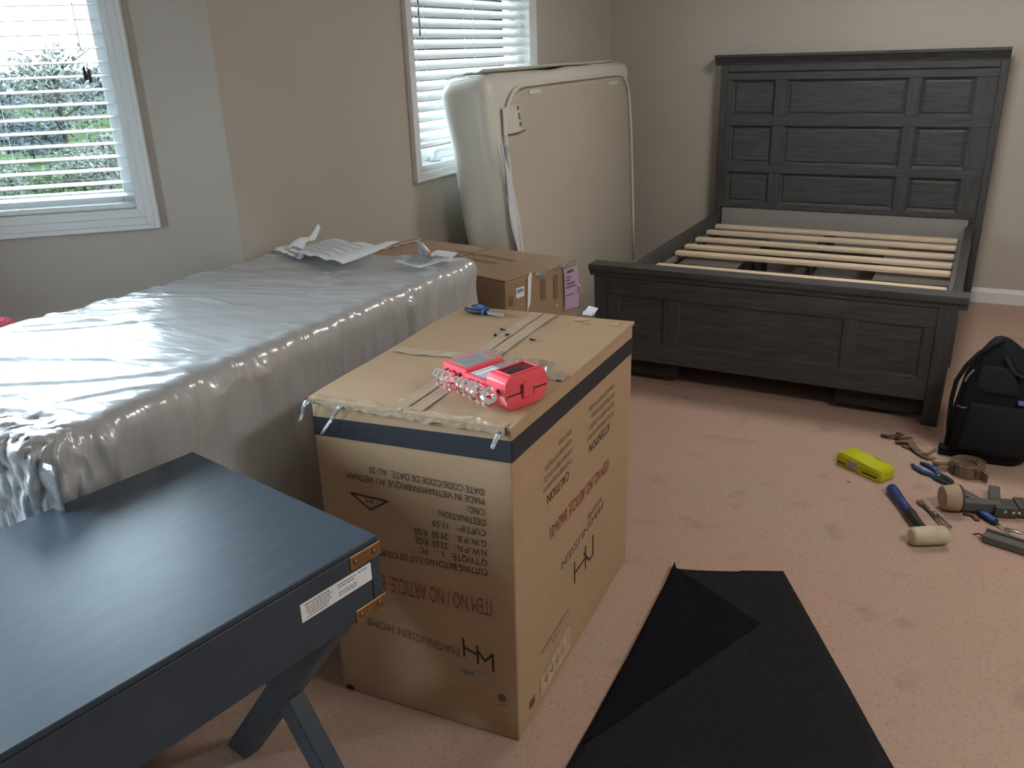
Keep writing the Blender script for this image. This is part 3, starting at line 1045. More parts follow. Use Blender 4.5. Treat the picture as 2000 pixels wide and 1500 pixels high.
def FLr(s, t, k=.0012):    # face with the long text block: s from the front edge leftwards, t up
    p = (Bf * (1 - s) + Bl * s) * (1 - t) + (Tf * (1 - s) + Tl * s) * t
    return p + V(-.02, -1, .03).normalized() * k


def FRr(s, t, k=.0012):    # face towards the bed: s from the front edge away
    p = (Bf * (1 - s) + Br * s) * (1 - t) + (Tf * (1 - s) + Tr * s) * t
    return p + V(1, .03, 0).normalized() * k


def FL(s, t, k=.0012):     # the same with the measured sag of the board taken up
    return FLr(s + .018 * t - .0122 * s * t, -.0039 + .0047 * s + .9641 * t + .0278 * s * t, k)


def FR(s, t, k=.0012):
    return FRr(s - .0123 * t + .0152 * s * t, -.0025 + .0044 * s + .9724 * t + .0262 * s * t, k)


def TP(s, t, k=.0):        # top: s from the front edge leftwards, t away
    p = (Tf * (1 - s) + Tl * s) * (1 - t) + (Tr * (1 - s) + Tb * s) * t
    return p + V(0, 0, k)


def TQ(s, t, k=.0):        # spots measured on the top, in the same sense
    return TP(-.0427 + 1.0231 * s + .0411 * t - .0218 * s * t, -.073 + .0556 * s + 1.0668 * t - .049 * s * t, k)



for s0, s1 in ((-.006, .498), (.503, 1.008)):
    bm = bmesh.new()
    pts = []
    N = 12
    for i in range(N + 1):
        t = -.006 + 1.012 * i / N
        wob = .003 * math.sin(i * 1.7 + s0 * 9)
        pts.append(TP(s1 if s0 > .3 else s1 + wob * .6, t, .0))
    qts = [TP(s0 + (.003 * math.sin(i * 1.7) if s0 > .3 else 0), -.006 + 1.012 * i / N) for i in range(N + 1)]
    top = [p + V(0, 0, .0035 + .0015 * math.sin(i * .9)) for i, p in enumerate(pts)]
    tq = [p + V(0, 0, .004 + .0012 * math.sin(i * 1.3)) for i, p in enumerate(qts)]
    lo = V(0, 0, -.0058)
    g = [[bm.verts.new(v) for v in r] for r in ([p + lo for p in qts], [p + lo for p in pts], top, tq)]
    for i in range(N):
        for a in range(4):
            b = (a + 1) % 4
            bm.faces.new((g[a][i], g[b][i], g[b][i + 1], g[a][i + 1]))
    bm.faces.new([g[a][0] for a in range(4)])
    bm.faces.new([g[a][N] for a in range(4)][::-1])
    objw('flap', bm, M['card'], c1)
objw('flap_gap', hexa(bmesh.new(), [TP(.498, 0, -.006), TP(.498, 1, -.006), TP(.503, 1, -.006), TP(.503, 0, -.006), TP(.498, 0, -.003), TP(.498, 1, -.003), TP(.503, 1, -.003), TP(.503, 0, -.003)]), M['gap'], c1)

# navy band printed on the board
objw('navy_band', sheet(bmesh.new(), lambda u, v: FLr(.998 * (1 - u), .904 - .016 * (1 - u) + (.062 - .005 * (1 - u)) * v, .0010), 16, 4, .0004), M['navy'], c1)
objw('navy_band', sheet(bmesh.new(), lambda u, v: FRr(u, .904 - .015 * u + (.062 - .002 * u) * v, .0010), 16, 4, .0004), M['navy'], c1)

# tape along the slit and across
for s0, s1 in ((.425, .494), (.506, .570)):
    objw('packing_tape', sheet(bmesh.new(), lambda u, v: TP(s0 + (s1 - s0) * u, .01 + .985 * v, .0062 + .0008 * math.sin(v * 31 + u)), 3, 30, .0005), M['tape'], c1)
objw('packing_tape', sheet(bmesh.new(), lambda u, v: TQ(.52 + .46 * u, .445 + .05 * v + .01 * math.sin(u * 6), .0068 + .001 * math.sin(u * 23 + v * 3)), 30, 3, .0005), M['tape'], c1)
objw('packing_tape', sheet(bmesh.new(), lambda u, v: TQ(.03 + .46 * u, .40 + .05 * v + .02 * u, .0066 + .001 * math.sin(u * 19)), 24, 3, .0005), M['tape'], c1)


def edge_tape(u, v):       # wrapped over the front top edge, ragged lower border
    s = .02 + .965 * u
    if v < .5:
        return TP(s, .030 * (1 - v / .5) * (1 + .4 * noise.noise(V(u * 9, 5, 1))) - .0085, .0052 + .0008 * math.sin(u * 40))
    w = (v - .5) / .5
    drop = .017 + .012 * noise.noise(V(u * 14, 0, 3))
    q = TP(s, -.0095, .0045)
    return q + V(0, -.0015 - .0022 * noise.noise(V(u * 30, w * 2, 1)) * w, -drop * w)


objw('packing_tape', sheet(bmesh.new(), edge_tape, 90, 6, .0004), M['clear_tape'], c1)
for s, dx, L, ph in ((.985, -.022, .055, 0), (.80, -.055, .075, 1.0), (.035, -.006, .035, 2)):
    bm = sheet(bmesh.new(), lambda u, v: TP(s, -.014, .002) + V(dx * v + (u - .5) * .016 * (1 - .5 * v), -.006 - .022 * v - .006 * math.sin(v * 6 + ph), -L * v * (.6 + .4 * v)), 3, 10, .0006)
    objw('tape_tail', bm, M['bag_film'], c1, True)
# scuffs where the facing paper is torn on the top
for q in (((.30, .95), (.24, .955), (.235, .975), (.295, .978)), ((.235, .93), (.19, .932), (.19, .938), (.235, .937)), ((.09, .945), (.05, .94), (.045, .965), (.075, .975)), ((.62, .10), (.56, .03), (.54, .035), (.60, .11))):
    objw('scuff', prism(bmesh.new(), [TQ(a, b, .0062) for a, b in q], (0, 0, .0004)), M['card_edge'], c1)
bm = bmesh.new()
for r_, n_ in ((.036, 26), (.030, 22), (.022, 18), (.013, 10)):
    for i in range(n_):
        if random.random() < .2:
            continue
        a = 2 * PI * i / n_
        b = a + 2 * PI / n_ * .7
        cpt = TQ(.245, .50, .0062)
        p = [cpt + V(math.cos(x) * rr, math.sin(x) * rr, 0) for x, rr in ((a, r_), (b, r_), (b, r_ + .003), (a, r_ + .003))]
        prism(bm, p, (0, 0, .0003))
objw('round_stamp', bm, M['ink_faint'], c1)

loc1 = c1.location


def lineL(s, s0, t0, s1, t1, h, m, k=.0014):
    print_text(s, lambda x, y: FL(s0 + (s1 - s0) * x, (t0 + (t1 - t0) * x) + h * (1 - y), k) - loc1, m, c1)


def lineR(s, s0, t0, s1, t1, h, m, k=.0014):
    print_text(s, lambda x, y: FR(s0 + (s1 - s0) * x, (t0 + (t1 - t0) * x) + h * (1 - y), k) - loc1, m, c1)


lineL('DATE CODE/CODE DE DATE:  AU 20', .120, .824, .706, .811, .021, M['ink'])
lineL('MADE IN VIETNAM/FABRIQUE AU VIETNAM', .120, .795, .838, .775, .021, M['ink'])
lineL('C/NO:', .120, .762, .211, .760, .021, M['ink'])
lineL('DESTINATION:', .120, .729, .360, .724, .021, M['ink'])
lineL('CUFT/P\u00b3:   11.59', .120, .696, .391, .687, .021, M['ink'])
lineL('G.W./P.B.:   29.50  KGS', .120, .662, .490, .645, .021, M['ink'])
lineL('N.W./P.N.:   23.50  KGS', .120, .631, .488, .615, .021, M['ink'])
lineL("Q'TY/QT\u00c9:   1      PC", .120, .599, .470, .586, .021, M['ink'])
lineL('CUTTING BATCH NO./LOT DE COUPE', .122, .568, .698, .540, .021, M['ink'])
lineL('ITEM NO / NO ARTICLE: B4634-01', .108, .432, .86, .418, .055, M['red_ink'])
lineL('MAGNUSSEN HOME', .291, .256, .815, .277, .030, M['ink_faint'])


def strokes(F, segs, wd, m, name, n):
    bm = bmesh.new()
    for (a, b), (c, d) in segs:
        p, q = F(a, b), F(c, d)
        t = (q - p).normalized()
        x = t.cross(n).normalized() * wd / 2
        prism(bm, [p - x - t * wd * .3, p + x - t * wd * .3, q + x + t * wd * .3, q - x + t * wd * .3], n * .0004)
    return objw(name, bm, m, c1)


NL, NR = V(-.02, -1, 0).normalized(), V(1, .03, 0).normalized()
# joined letter mark, upside down on both faces
mL = lambda x, y: (.120 + .150 * x, .300 - .062 * y + .022 * x)
strokes(FL, [(mL(0, 0), mL(0, 1)), (mL(0, 0.05), mL(.28, .62)), (mL(.28, .62), mL(.52, .2)), (mL(.52, -.05), mL(.52, .95)), (mL(.52, .45), mL(1, .42)), (mL(1, -.08), mL(1, .92))], .0055, M['ink'], 'printed_mark', NL)
mR = lambda x, y: (.615 - .172 * x, .268 + .080 * (1 - y))
strokes(FR, [(mR(0, 0), mR(0, 1)), (mR(0, 1), mR(.22, .95)), (mR(.22, .95), mR(.5, .25)), (mR(.42, 0), mR(.42, 1.1)), (mR(.45, .55), mR(1, .55)), (mR(1, 0), mR(1, 1))], .006, M['ink'], 'printed_mark', NR)
# triangle with a letter
strokes(FL, [((.822, .730), (.622, .732)), ((.622, .732), (.722, .690)), ((.722, .690), (.822, .730))], .004, M['ink'], 'printed_triangle', NL)
lineL('M', .700, .712, .740, .711, .014, M['ink'])
# torn white sticker
sk = objw('torn_sticker', prism(bmesh.new(), [FL(a, b) for a, b in ((.325, .200), (.31, .213), (.175, .222), (.155, .215), (.131, .199), (.17, .196), (.20, .190), (.24, .195))], NL * .0006), M['grey_label'], c1)
bm = bmesh.new()
for a in (.225, .24, .255, .27, .285):
    prism(bm, [FL(a, .202 + .004 * math.sin(a * 90), .0021), FL(a + .006, .205, .0021), FL(a + .006, .212, .0021), FL(a, .214, .0021)], NL * .0003)
objw('sticker_print', bm, M['ink'], sk)
# round emblem near the lower corner
bm = bmesh.new()
prism(bm, [FL(.083 + .021 * math.cos(2 * PI * i / 18), .150 + .014 * math.sin(2 * PI * i / 18)) for i in range(18)], NL * .0004)
objw('printed_globe', bm, mat('blue_grey_print', (.075, .085, .10), .7), c1)
lineL('FSC MIX', .103, .118, .050, .121, .008, M['ink_faint'])

lineR('CAUTION', .400, .684, .232, .684, .032, M['ink'])
for k, (s_, a, b) in enumerate((('To avoid damage to this product, use', .427, .205), ('caution when cutting the carton. Do', .427, .212), ('not push a sharp knife through the', .424, .218), ('carton or its tape.', .424, .318))):
    lineR(s_, a, .727 + .033 * k, b, .729 + .033 * k, .022, M['ink_mid'])
lineR('ATTENTION', .770, .684, .575, .686, .033, M['ink'])
for k, (s_, a, b) in enumerate((("Pour \u00e9viter d'endommager le produit, il", .810, .552), ('faut faire attention en coupant le', .808, .567), ('carton. Ne pas enfoncer un couteau', .810, .590), ('\u00e0 travers le carton ni le ruban.', .808, .566))):
    lineR(s_, a, .722 + .0335 * k, b, .732 + .0335 * k, .022, M['ink_mid'])
lineR('ITEM NO./NO ARTICLE: B4634-01', .768, .532, .250, .552, .046, M['red_ink'])
lineR('MAGNUSSEN', .717, .402, .335, .388, .030, M['ink_faint'])
lineR('HOME', .70, .440, .56, .438, .02, M['ink_faint'])
lineR('Manufactured for and distributed by', .390, .192, .162, .187, .014, M['ink_mid'])
lineR('in Canada', .312, .163, .250, .167, .012, M['ink_mid'])
# faded handling panel with arrows and a glass
objw('handling_panel', prism(bmesh.new(), [FR(.155, .035), FR(.40, .035), FR(.40, .135), FR(.155, .105)], NR * .0002), M['card_edge'], c1)
for a in (.20, .245, .29, .335):
    strokes(FR, [((a, .06), (a, .10)), ((a, .06), (a - .012, .075)), ((a, .06), (a + .012, .075))], .004, M['pink_ink'] if a > .3 else M['ink_mid'], 'handling_icon', NR)
strokes(FR, [((.075, .058), (.11, .058)), ((.075, .066), (.11, .066)), ((.075, .074), (.11, .074)), ((.075, .082), (.11, .082))], .004, M['ink_mid'], 'printed_lines', NR)
# crush dent along the lower edge: a dark torn nick at the far corner
objw('torn_nick', prism(bmesh.new(), [FL(.985, .006), FL(.93, .004), FL(.935, .018), FL(.97, .022)], NL * .0006), M['gap'], c1)

# ------------------------------------------------------------------ desk
dk = thing('desk', 'blue-grey campaign desk with brass corner brackets, crossed legs and a white label', 'desk', (-.879, 1.116, 0), math.atan2(-.978, -.208))
# local x runs along the long side (towards the photographer), local y runs away from the visible face... to -y
DL, DW, DT, DB = 1.25, .628, .800, .642
obj('case', B((.003, -DW + .003, DB), (DL, -.003, DT - .012), .002), M['desk'], dk)
obj('desk_top', B((0, -DW, DT - .012), (DL + .003, 0, DT), .002), M['desk'], dk)
obj('end_strip', B((.0, -.010, DB), (.022, .0015, DT - .013), .0012), M['desk'], dk)
obj('long_apron', B((.0232, -.010, DB), (DL, .0008, DT - .013), .0012), M['desk'], dk)
for yy in (.0005, -DW - .0025):
    for z0, z1 in ((DT - .042, DT - .013), (DB - .001, DB + .026)):
        bk = obj('corner_bracket', B((-.002, yy, z0), (.072, yy + .003, z1), .001), M['brass'], dk)
        obj('bracket_return', B((-.004, yy - .030 if yy > -.1 else yy, z0), (-.0005, yy + .003 if yy > -.1 else yy + .033, z1), .001), M['brass'], bk)
        for x in (.014, .060):
            bm = bmesh.new()
            lathe(bm, [(.0058, 0), (.0055, .0018), (.003, .0032), (.0005, .0036)], 12, Matrix.Translation((x, yy + (.003 if yy > -.1 else 0), (z0 + z1) / 2)) @ Matrix.Rotation(R(-90 if yy > -.1 else 90), 4, 'X'))
            obj('bracket_screw', bm, M['brass_dk'], bk, True)
# label on the long side
lbl = obj('paper_label', B((.0235, .0009, .714), (.190, .0016, .752)), M['paper'], dk)
bm = bmesh.new()
rnd = random.Random(3)


def tick(x0, x1, z, h):
    x = x0
    while x < x1:
        w = rnd.uniform(.003, .009)
        box(bm, (x, .0016, z), (min(x + w, x1), .0019, z + h))
        x += w + .0015


for x0, x1, z, h in ((.125, .182, .7445, .0034), (.118, .180, .7390, .0024), (.124, .178, .7340, .0024), (.122, .180, .7290, .0024), (.128, .176, .7240, .0024), (.130, .178, .7190, .0022),
                     (.062, .106, .7440, .0026), (.066, .106, .7385, .0026), (.060, .104, .7270, .0026), (.062, .104, .7215, .0026), (.034, .056, .7445, .0026)):
    tick(x0, x1, z, h)
obj('label_print', bm, M['paper_ink'], lbl)


def leg(x0, x1, ya, za, yb, zb, w):
    t = V(0, yb - ya, zb - za).normalized()
    # the ends are cut level
    k = w / 2 / abs(t.z)
    p = [V(x0, ya - k, za), V(x1, ya - k, za), V(x1, ya + k, za), V(x0, ya + k, za), V(x0, yb - k, zb), V(x1, yb - k, zb), V(x1, yb + k, zb), V(x0, yb + k, zb)]
    return hexa(bmesh.new(), p, .003)


for x in (.036, 1.165):
    obj('leg', leg(x, x + .045, -.545, 0, -.060, DB, .066), M['desk'], dk)
    obj('leg', leg(x - .001, x + .044, -.075, 0, -.550, DB, .062), M['desk'], dk)

# ------------------------------------------------------------------ wrench rack on the printed carton
RZ = math.atan2(1.605 - 1.69, -.855 + 1.07)
rk = thing('wrench_rack', 'red plastic wrench rack lying on the printed carton', 'tool rack', (-1.056, 1.648, .8768), RZ)


def hexsec(x0, x1, sec, bev=.0025):
    bm = bmesh.new()
    prism(bm, [V(x0, y, z) for y, z in sec], (x1 - x0, 0, 0))
    bmesh.ops.bevel(bm, geom=list(bm.edges), offset=bev, segments=2, affect='EDGES', profile=.6)
    return bm


low = [(.028, .0), (.118, .0), (.140, .018), (.142, .036), (.020, .036), (.012, .016)]
obj('lower_half', hexsec(.0, .238, low), M['red'], rk, 'auto')
upA = [(.016, .039), (.142, .039), (.142, .056), (.134, .066), (.016, .066)]
upB = [(.012, .039), (.142, .039), (.142, .050), (.134, .059), (.012, .059)]
upC = [(.008, .039), (.145, .039), (.140, .064), (.128, .083), (.020, .083), (.010, .071)]
obj('upper_half', hexsec(.0, .088, upA), M['red'], rk, 'auto')
obj('upper_half', hexsec(.0882, .172, upB), M['red'], rk, 'auto')
ue = obj('handle_end', hexsec(.1722, .240, upC), M['red'], rk, 'auto')
# recessed finger slot of the handle end
for a, b in (((.182, .030, .083), (.232, .034, .0865)), ((.182, .116, .083), (.232, .120, .0865)), ((.180, .030, .083), (.184, .120, .0865)), ((.230, .030, .083), (.234, .120, .0865))):
    obj('slot_rim', B(a, b, .001), M['red'], ue)
obj('slot_floor', B((.1845, .0345, .0828), (.2295, .1155, .0836)), M['red_dark'], ue)
for y in (.040, .066):
    obj('slot_print', B((.206, y, .0837), (.220, y + .020, .0841)), M['black'], ue)
obj('side_clip', B((.2375, .060, .024), (.2455, .092, .060), .002), M['red'], rk)
obj('clip_gap', B((.236, .018, .0355), (.2385, .140, .0392)), M['black'], rk)
obj('clip_gap', B((.2382, .055, .040), (.2412, .0595, .058)), M['red_dark'], rk)
obj('clip_gap', B((.2382, .0925, .024), (.2412, .097, .044)), M['red_dark'], rk)
s1 = obj('size_label', B((.010, .028, .0660), (.078, .126, .0666)), M['grey_label'], rk)
bm = bmesh.new()
for i in range(6):
    box(bm, (.014 + i * .0095, .034 + .006 * (i % 3), .0666), (.020 + i * .0095, .110 - .010 * (i % 2), .0669))
obj('label_print', bm, M['paper_ink'], s1)
s2 = obj('size_label', B((.096, .020, .0590), (.166, .130, .0596)), M['paper_ink'], rk)
bm = bmesh.new()
for i, w in enumerate((.008, .014, .004, .004, .004, .003)):
    x = .098 + (.0, .012, .031, .040, .049, .060)[i]
    box(bm, (x, .024, .0596), (x + w, .126 if i > 1 else .090, .0599))
obj('label_print', bm, M['paper'], s2)
for i in range(9):
    x = .018 + .0245 * i
    if .086 < x < .098:
        continue
    obj('wrench_slot', B((x - .004, .0065 if x > .17 else .011, .044), (x + .004, .018, .053), .001), M['red_dark'], rk)
rkm = Matrix.Translation(rk.location) @ Matrix.Rotation(RZ, 4, 'Z')


def wrench_mesh(L, rr, wd, th):
    """combination wrench: ring end at y = 0, open jaw at y = L; the flat side faces x"""
    bm = bmesh.new()
    n = 22
    A = [[], [], [], []]
    for j in range(n):
        a = 2 * PI * j / n
        ri = rr * .60 * (1 + .06 * (1 if j % 2 else -1))
        for k, (r_, x) in enumerate(((rr, -th * .62), (rr, th * .62), (ri, th * .62), (ri, -th * .62))):
            A[k].append(bm.verts.new(V(x, -rr + r_ * math.cos(a) + rr * .1, r_ * math.sin(a))))
    for k in range(4):
        for j in range(n):
            bm.faces.new((A[k][j], A[k][(j + 1) % n], A[(k + 1) % 4][(j + 1) % n], A[(k + 1) % 4][j]))
    # shank with a slight waist
    box(bm, (-th * .32, -.002, -wd / 2), (th * .32, L - rr * .6, wd / 2), .0008)
    # open jaw
    q = rr * 1.12
    pts = [(L - q * .9, -wd / 2), (L - q * .2, -q * .92), (L + q * .75, -q * .98), (L + q * 1.05, -q * .55), (L + q * .25, -q * .42), (L - q * .05, 0), (L + q * .25, q * .42), (L + q * 1.05, q * .55), (L + q * .75, q * .98), (L - q * .2, q * .92), (L - q * .9, wd / 2)]
    rot = lambda y, z: (L + (y - L) * math.cos(.26) - z * math.sin(.26), (y - L) * math.sin(.26) + z * math.cos(.26))
    prism(bm, [V(-th * .5, *rot(y, z)) for y, z in pts], (th, 0, 0))
    return bm


wr_spec = []
for i, (x, rr) in enumerate(((.010, .0095), (.027, .0105), (.046, .0118), (.083, .0078), (.104, .0105), (.121, .0112), (.152, .0132), (.171, .0142), (.213, .0160))):
    wr_spec.append((x, .046, rr * 1.22, ('first', 'second', 'third', 'fourth', 'fifth', 'sixth', 'seventh', 'eighth', 'ninth')[i], 'upper'))
for i, (x, rr) in enumerate(((.016, .0075), (.044, .0080), (.068, .0085), (.098, .0075), (.122, .0080), (.146, .0088), (.176, .0098), (.200, .0104))):
    wr_spec.append((x, .021, rr * 1.2, ('first', 'second', 'third', 'fourth', 'fifth', 'sixth', 'seventh', 'eighth')[i], 'lower'))
for x, z, rr, ordn, row in wr_spec:
    big = rr > .0135
    L = .150 + (rr - .009) * 3.0
    w = obj('wrench', wrench_mesh(L, rr, rr * .85, rr * .52), M['chrome'])
    w.matrix_world = rkm @ Matrix.Translation((x, -.001, z)) @ Matrix.Rotation(R(-32 if row == 'upper' else -44), 4, 'Y')
    tag(w, 'chrome combination wrench, %s from the stepped end in the %s row of the red rack' % (ordn, row), 'wrench', 'wrenches in the red rack')

# ------------------------------------------------------------------ pliers and screws on the printed carton
def pliers(name, label, loc, rz, L, m1, m2, mj, mtip, openk=.016, long_nose=True):
    t = thing(name, label, 'pliers', loc, rz)
    for s in (1, -1):
        path = [V(.0, s * .003, .009), V(-.02, s * (openk * .6), .009), V(-.05, s * (openk + .006), .009), V(-L * .42, s * (openk + .007), .009), V(-L * .56, s * openk * .9, .009)]
        h = obj('handle', tube(bmesh.new(), path, [.0075, .0085, .0092, .0088, .0065], 10), m1, t, True)
        obj('grip_inlay', tube(bmesh.new(), [V(-.028, s * (openk * .72), .0135), V(-.05, s * (openk + .003), .0145), V(-L * .40, s * (openk + .004), .0142)], [.0055, .0068, .0055], 8), m2, h, True)
        obj('grip_collar', tube(bmesh.new(), [V(-.013, s * (openk * .5), .009), V(-.020, s * (openk * .62), .009)], .0102, 10), m2, h, True)
        bm = bmesh.new()
        if long_nose:
            pts = [V(-.004, s * .0005, .004), V(.018, s * .0005, .004), V(L * .40, s * .0004, .004), V(L * .41, s * .0022, .004), V(.030, s * .0088, .004), V(.008, s * .0125, .004), V(-.010, s * .010, .004)]
        else:
            pts = [V(-.008, s * .001, .003), V(.020, s * .002, .003), V(.030, s * .006, .003), V(.050, s * .001, .003), V(.052, s * .008, .003), V(.040, s * .017, .003), V(.010, s * .022, .003), V(-.012, s * .016, .003)]
            pts = [V(p.x * 1.3, p.y * 1.4, p.z) for p in pts]
        if s < 0:
            pts = pts[::-1]
        prism(bm, pts, (0, 0, .010))
        bmesh.ops.bevel(bm, geom=list(bm.edges), offset=.0012, segments=1, affect='EDGES')
        obj('jaw', bm, mj, t)
    obj('pivot', lathe(bmesh.new(), [(.006, .013), (.006, .0155), (.004, .0165), (.001, .0165)], 12), mtip, t, True)
    return t


pa, pb = TQ(.95, .955), TQ(.665, .905)
pv = pa * .38 + pb * .62
pliers('pliers', 'blue and dark needle-nose pliers lying near the rear corner of the printed carton', (pv.x, pv.y - .006, .8768), math.atan2(pb.y - pa.y, pb.x - pa.x), .155, M['teal_dk'], M['blue'], M['steel'], M['steel'])


def screw_bm():
    bm = lathe(bmesh.new(), [(.0028, 0), (.0046, .0008), (.0048, .0026), (.0022, .0036), (.0022, .0045), (.0026, .005), (.0021, .0065), (.0026, .008), (.0021, .0095), (.0026, .011), (.002, .0125), (.0012, .017), (.0003, .0185)], 10)
    return bm


first = None
for st_, a, lab in (((.601, .757), 20, 'dark short screw, rearmost of three by the carton slit'), ((.581, .691), 130, 'dark short screw, farthest from the slit in the carton top'), ((.534, .708), 70, 'dark short screw lying nearest the taped slit'), ((.388, .692), 15, 'dark screw alone beyond the slit, behind the red rack')):
    p = TQ(*st_)
    if first is None:
        first = o = obj('screw', screw_bm(), M['brown_screw'], smooth=True)
    else:
        o = first.copy()
        COL.objects.link(o)
    o.matrix_world = Matrix.Translation((p.x, p.y, .8768 + .0047)) @ Matrix.Rotation(R(a), 4, 'Z') @ Matrix.Rotation(R(98), 4, 'Y')
    tag(o, lab, 'screw', 'loose screws on the printed carton')

cd = TP(.255, 1.06)
t = thing('paper_tag', 'small white folded tag behind the far edge of the printed carton', 'tag', (cd.x, cd.y, .857))
objw('tag_leaf', sheet(bmesh.new(), lambda u, v: V(cd.x - .016 + .028 * u + .010 * v, cd.y - .030 + .010 * u + .012 * v, .8775 + .017 * v - .011 * u * (1 - v * .3) + .008), 3, 3, .0015), M['paper'], t)
objw('tag_leaf', sheet(bmesh.new(), lambda u, v: V(cd.x - .020 + .028 * u + .004 * v, cd.y - .036 + .010 * u, .8775 + .012 * v - .004 * u), 3, 3, .0015), M['paper'], t)

# ------------------------------------------------------------------ papers on the wrapped carton
ZK = .9585


def quad_sheet(c, z=ZK, wave=0.0, ph=0.0, lift=None):
    c = [Vector(p) for p in c]

    def fn(u, v):
        p = (c[0] * (1 - u) + c[1] * u) * (1 - v) + (c[3] * (1 - u) + c[2] * u) * v
        h = wave * (math.sin(u * 4 + ph) * math.sin(v * 3.2 + ph) + 1) * .5
        if lift:
            h += lift(u, v)
        return V(p.x, p.y, z + h)
    return fn


def paper_lines(fn, m, parent, rows, z=.0022):
    bm = bmesh.new()
    for (v, u0, u1, w) in rows:
        n = 8
        a = [Vector(fn(u0 + (u1 - u0) * i / n, v)) + V(0, 0, z) for i in range(n + 1)]
        b = [Vector(fn(u0 + (u1 - u0) * i / n, v + w)) + V(0, 0, z) for i in range(n + 1)]
        for i in range(n):
            prism(bm, [a[i], a[i + 1], b[i + 1], b[i]], (0, 0, .0003))
    l = parent.location
    for v in bm.verts:
        v.co -= l
    obj('printed_lines', bm, m, parent)


ins = thing('instruction_sheet', 'large creased white printed sheet lying on the plastic-wrapped carton', 'paper', (-1.98, 2.46, .955))
fn1 = quad_sheet([(-2.135, 2.395, 0), (-1.855, 2.325, 0), (-1.765, 2.55, 0), (-2.14, 2.60, 0)], ZK + .012, .008, .4, lambda u, v: .030 * max(0, u - .72) * (v > .0) * v * 3 + .008 * abs(math.sin(u * 9.4)) + .012 * v)
objw('sheet', sheet(bmesh.new(), fn1, 28, 12, .0008), M['paper'], ins)
paper_lines(fn1, M['paper_ink'], ins, [(.12 + .16 * k, .08, .66 + .1 * (k % 2), .018) for k in range(5)] + [(.18 + .16 * k, .12, .45, .012) for k in range(5)], .0045)
cr = thing('crumpled_sheet', 'crumpled white sheet with one corner standing up, by the wall end of the wrapped carton', 'paper', (-2.16, 2.50, .955))
fn2 = quad_sheet([(-2.262, 2.43, 0), (-2.09, 2.38, 0), (-2.13, 2.53, 0), (-2.26, 2.535, 0)], ZK + .002, .014, 1.0, lambda u, v: .008 * noise.noise(V(u * 7, v * 7, 2)) + .01 * v)
objw('sheet', sheet(bmesh.new(), fn2, 20, 10, .0008), M['paper'], cr)
paper_lines(fn2, M['paper_ink'], cr, [(.2, .3, .7, .05), (.45, .35, .75, .05)], .003)


def horn(u, v):
    a = V(-2.19 + .075 * (u - .5) * (1 - v * .75), 2.47 + .05 * v, ZK + .012)
    return a + V(.050 * v, 0.04 * v, .062 * v + .012 * math.sin(v * 7) + .012 * math.cos((u - .5) * 3))


objw('raised_corner', sheet(bmesh.new(), horn, 6, 14, .0012), M['paper'], cr)
zb = thing('hardware_bag', 'clear zip bag of orange hardware on a white card on the wrapped carton', 'bag', (-1.655, 2.47, .955))
fnc = quad_sheet([(-1.735, 2.465, 0), (-1.590, 2.405, 0), (-1.565, 2.52, 0), (-1.66, 2.56, 0)], ZK + .003, .003)
objw('card', sheet(bmesh.new(), fnc, 6, 5, .0012), M['paper'], zb)
objw('hardware', sheet(bmesh.new(), lambda u, v: Vector(fnc(.06 + .50 * u, .50 + .30 * u + .10 * v)) + V(0, 0, .006 + .020 * max(0, u - .75) * 4 + .002 * math.sin(u * 22)), 14, 3, .005), M['orange'], zb)
objw('bag_film', sheet(bmesh.new(), lambda u, v: Vector(fnc(.05 + .9 * u, .04 + .9 * v)) + V(0, 0, .013 + .004 * math.sin(u * 9 + v * 7)), 12, 8, .0006), M['bag_film'], zb)
objw('bag_neck', sheet(bmesh.new(), lambda u, v: V(-1.632 + .07 * (u - .5) * (1 - .8 * v), 2.525 - .012 * v, ZK + .010 + .062 * v) + V(-.024 * v + .006 * math.sin(u * 9), .008 * math.sin(u * 7), .004 * math.sin(u * 11)), 10, 10, .0008), M['bag_film'], zb, True)
cdp = thing('blank_card', 'small blank white card beside the clear zip bag on the wrapped carton', 'card', (-1.60, 2.60, .955))
objw('card', sheet(bmesh.new(), quad_sheet([(-1.668, 2.585, 0), (-1.555, 2.565, 0), (-1.575, 2.645, 0), (-1.67, 2.66, 0)], ZK + .004, .004), 5, 4, .0010), M['paper'], cdp)

# ------------------------------------------------------------------ pink roll standing behind the wrapped carton
pr = thing('foam_roll', 'pink rolled mat standing in the bay behind the wrapped carton', 'mat', (-2.60, 1.505, 0))
bm = bmesh.new()
lathe(bm, [(.066, 0), (.07, .01), (.07, .895), (.066, .915), (.050, .918)], 24)
obj('roll', bm, M['pink'], pr, True)
obj('roll_core', tube(bmesh.new(), [V(.048 * (1 - k / 40) * math.cos(k * .45), .048 * (1 - k / 40) * math.sin(k * .45), .917) for k in range(36)], .004, 5), M['pink'], pr, True)

# ------------------------------------------------------------------ black cloth on the carpet
fb = thing('black_cloth', 'black felt sheet on the carpet with one side folded over', 'cloth', (-.25, 1.9, 0))
CA, CB, CC, CD = V(-.640, 2.390, 0), V(-.313, 2.522, 0), V(.135, 1.680, 0), V(-.640, 1.37, 0)


def cloth_fn(u, v):
    a = CA * (1 - u) + CB * u
    b = CD * (1 - u) + CC * u
    p = a * (1 - v) + b * v
    p = p + V(0, 0, .006 + .003 * noise.noise(V(p.x * 5, p.y * 5, 1)))
    p.y += .012 * math.sin(u * PI) * (1 - v) * (-.9) * (1 if u < .6 else .4)
    return p


objw('sheet', sheet(bmesh.new(), cloth_fn, 24, 40, .003), M['cloth'], fb, True)
FT = V(-.318, 2.205, 0)
FE = V(-.625, 1.540, 0)


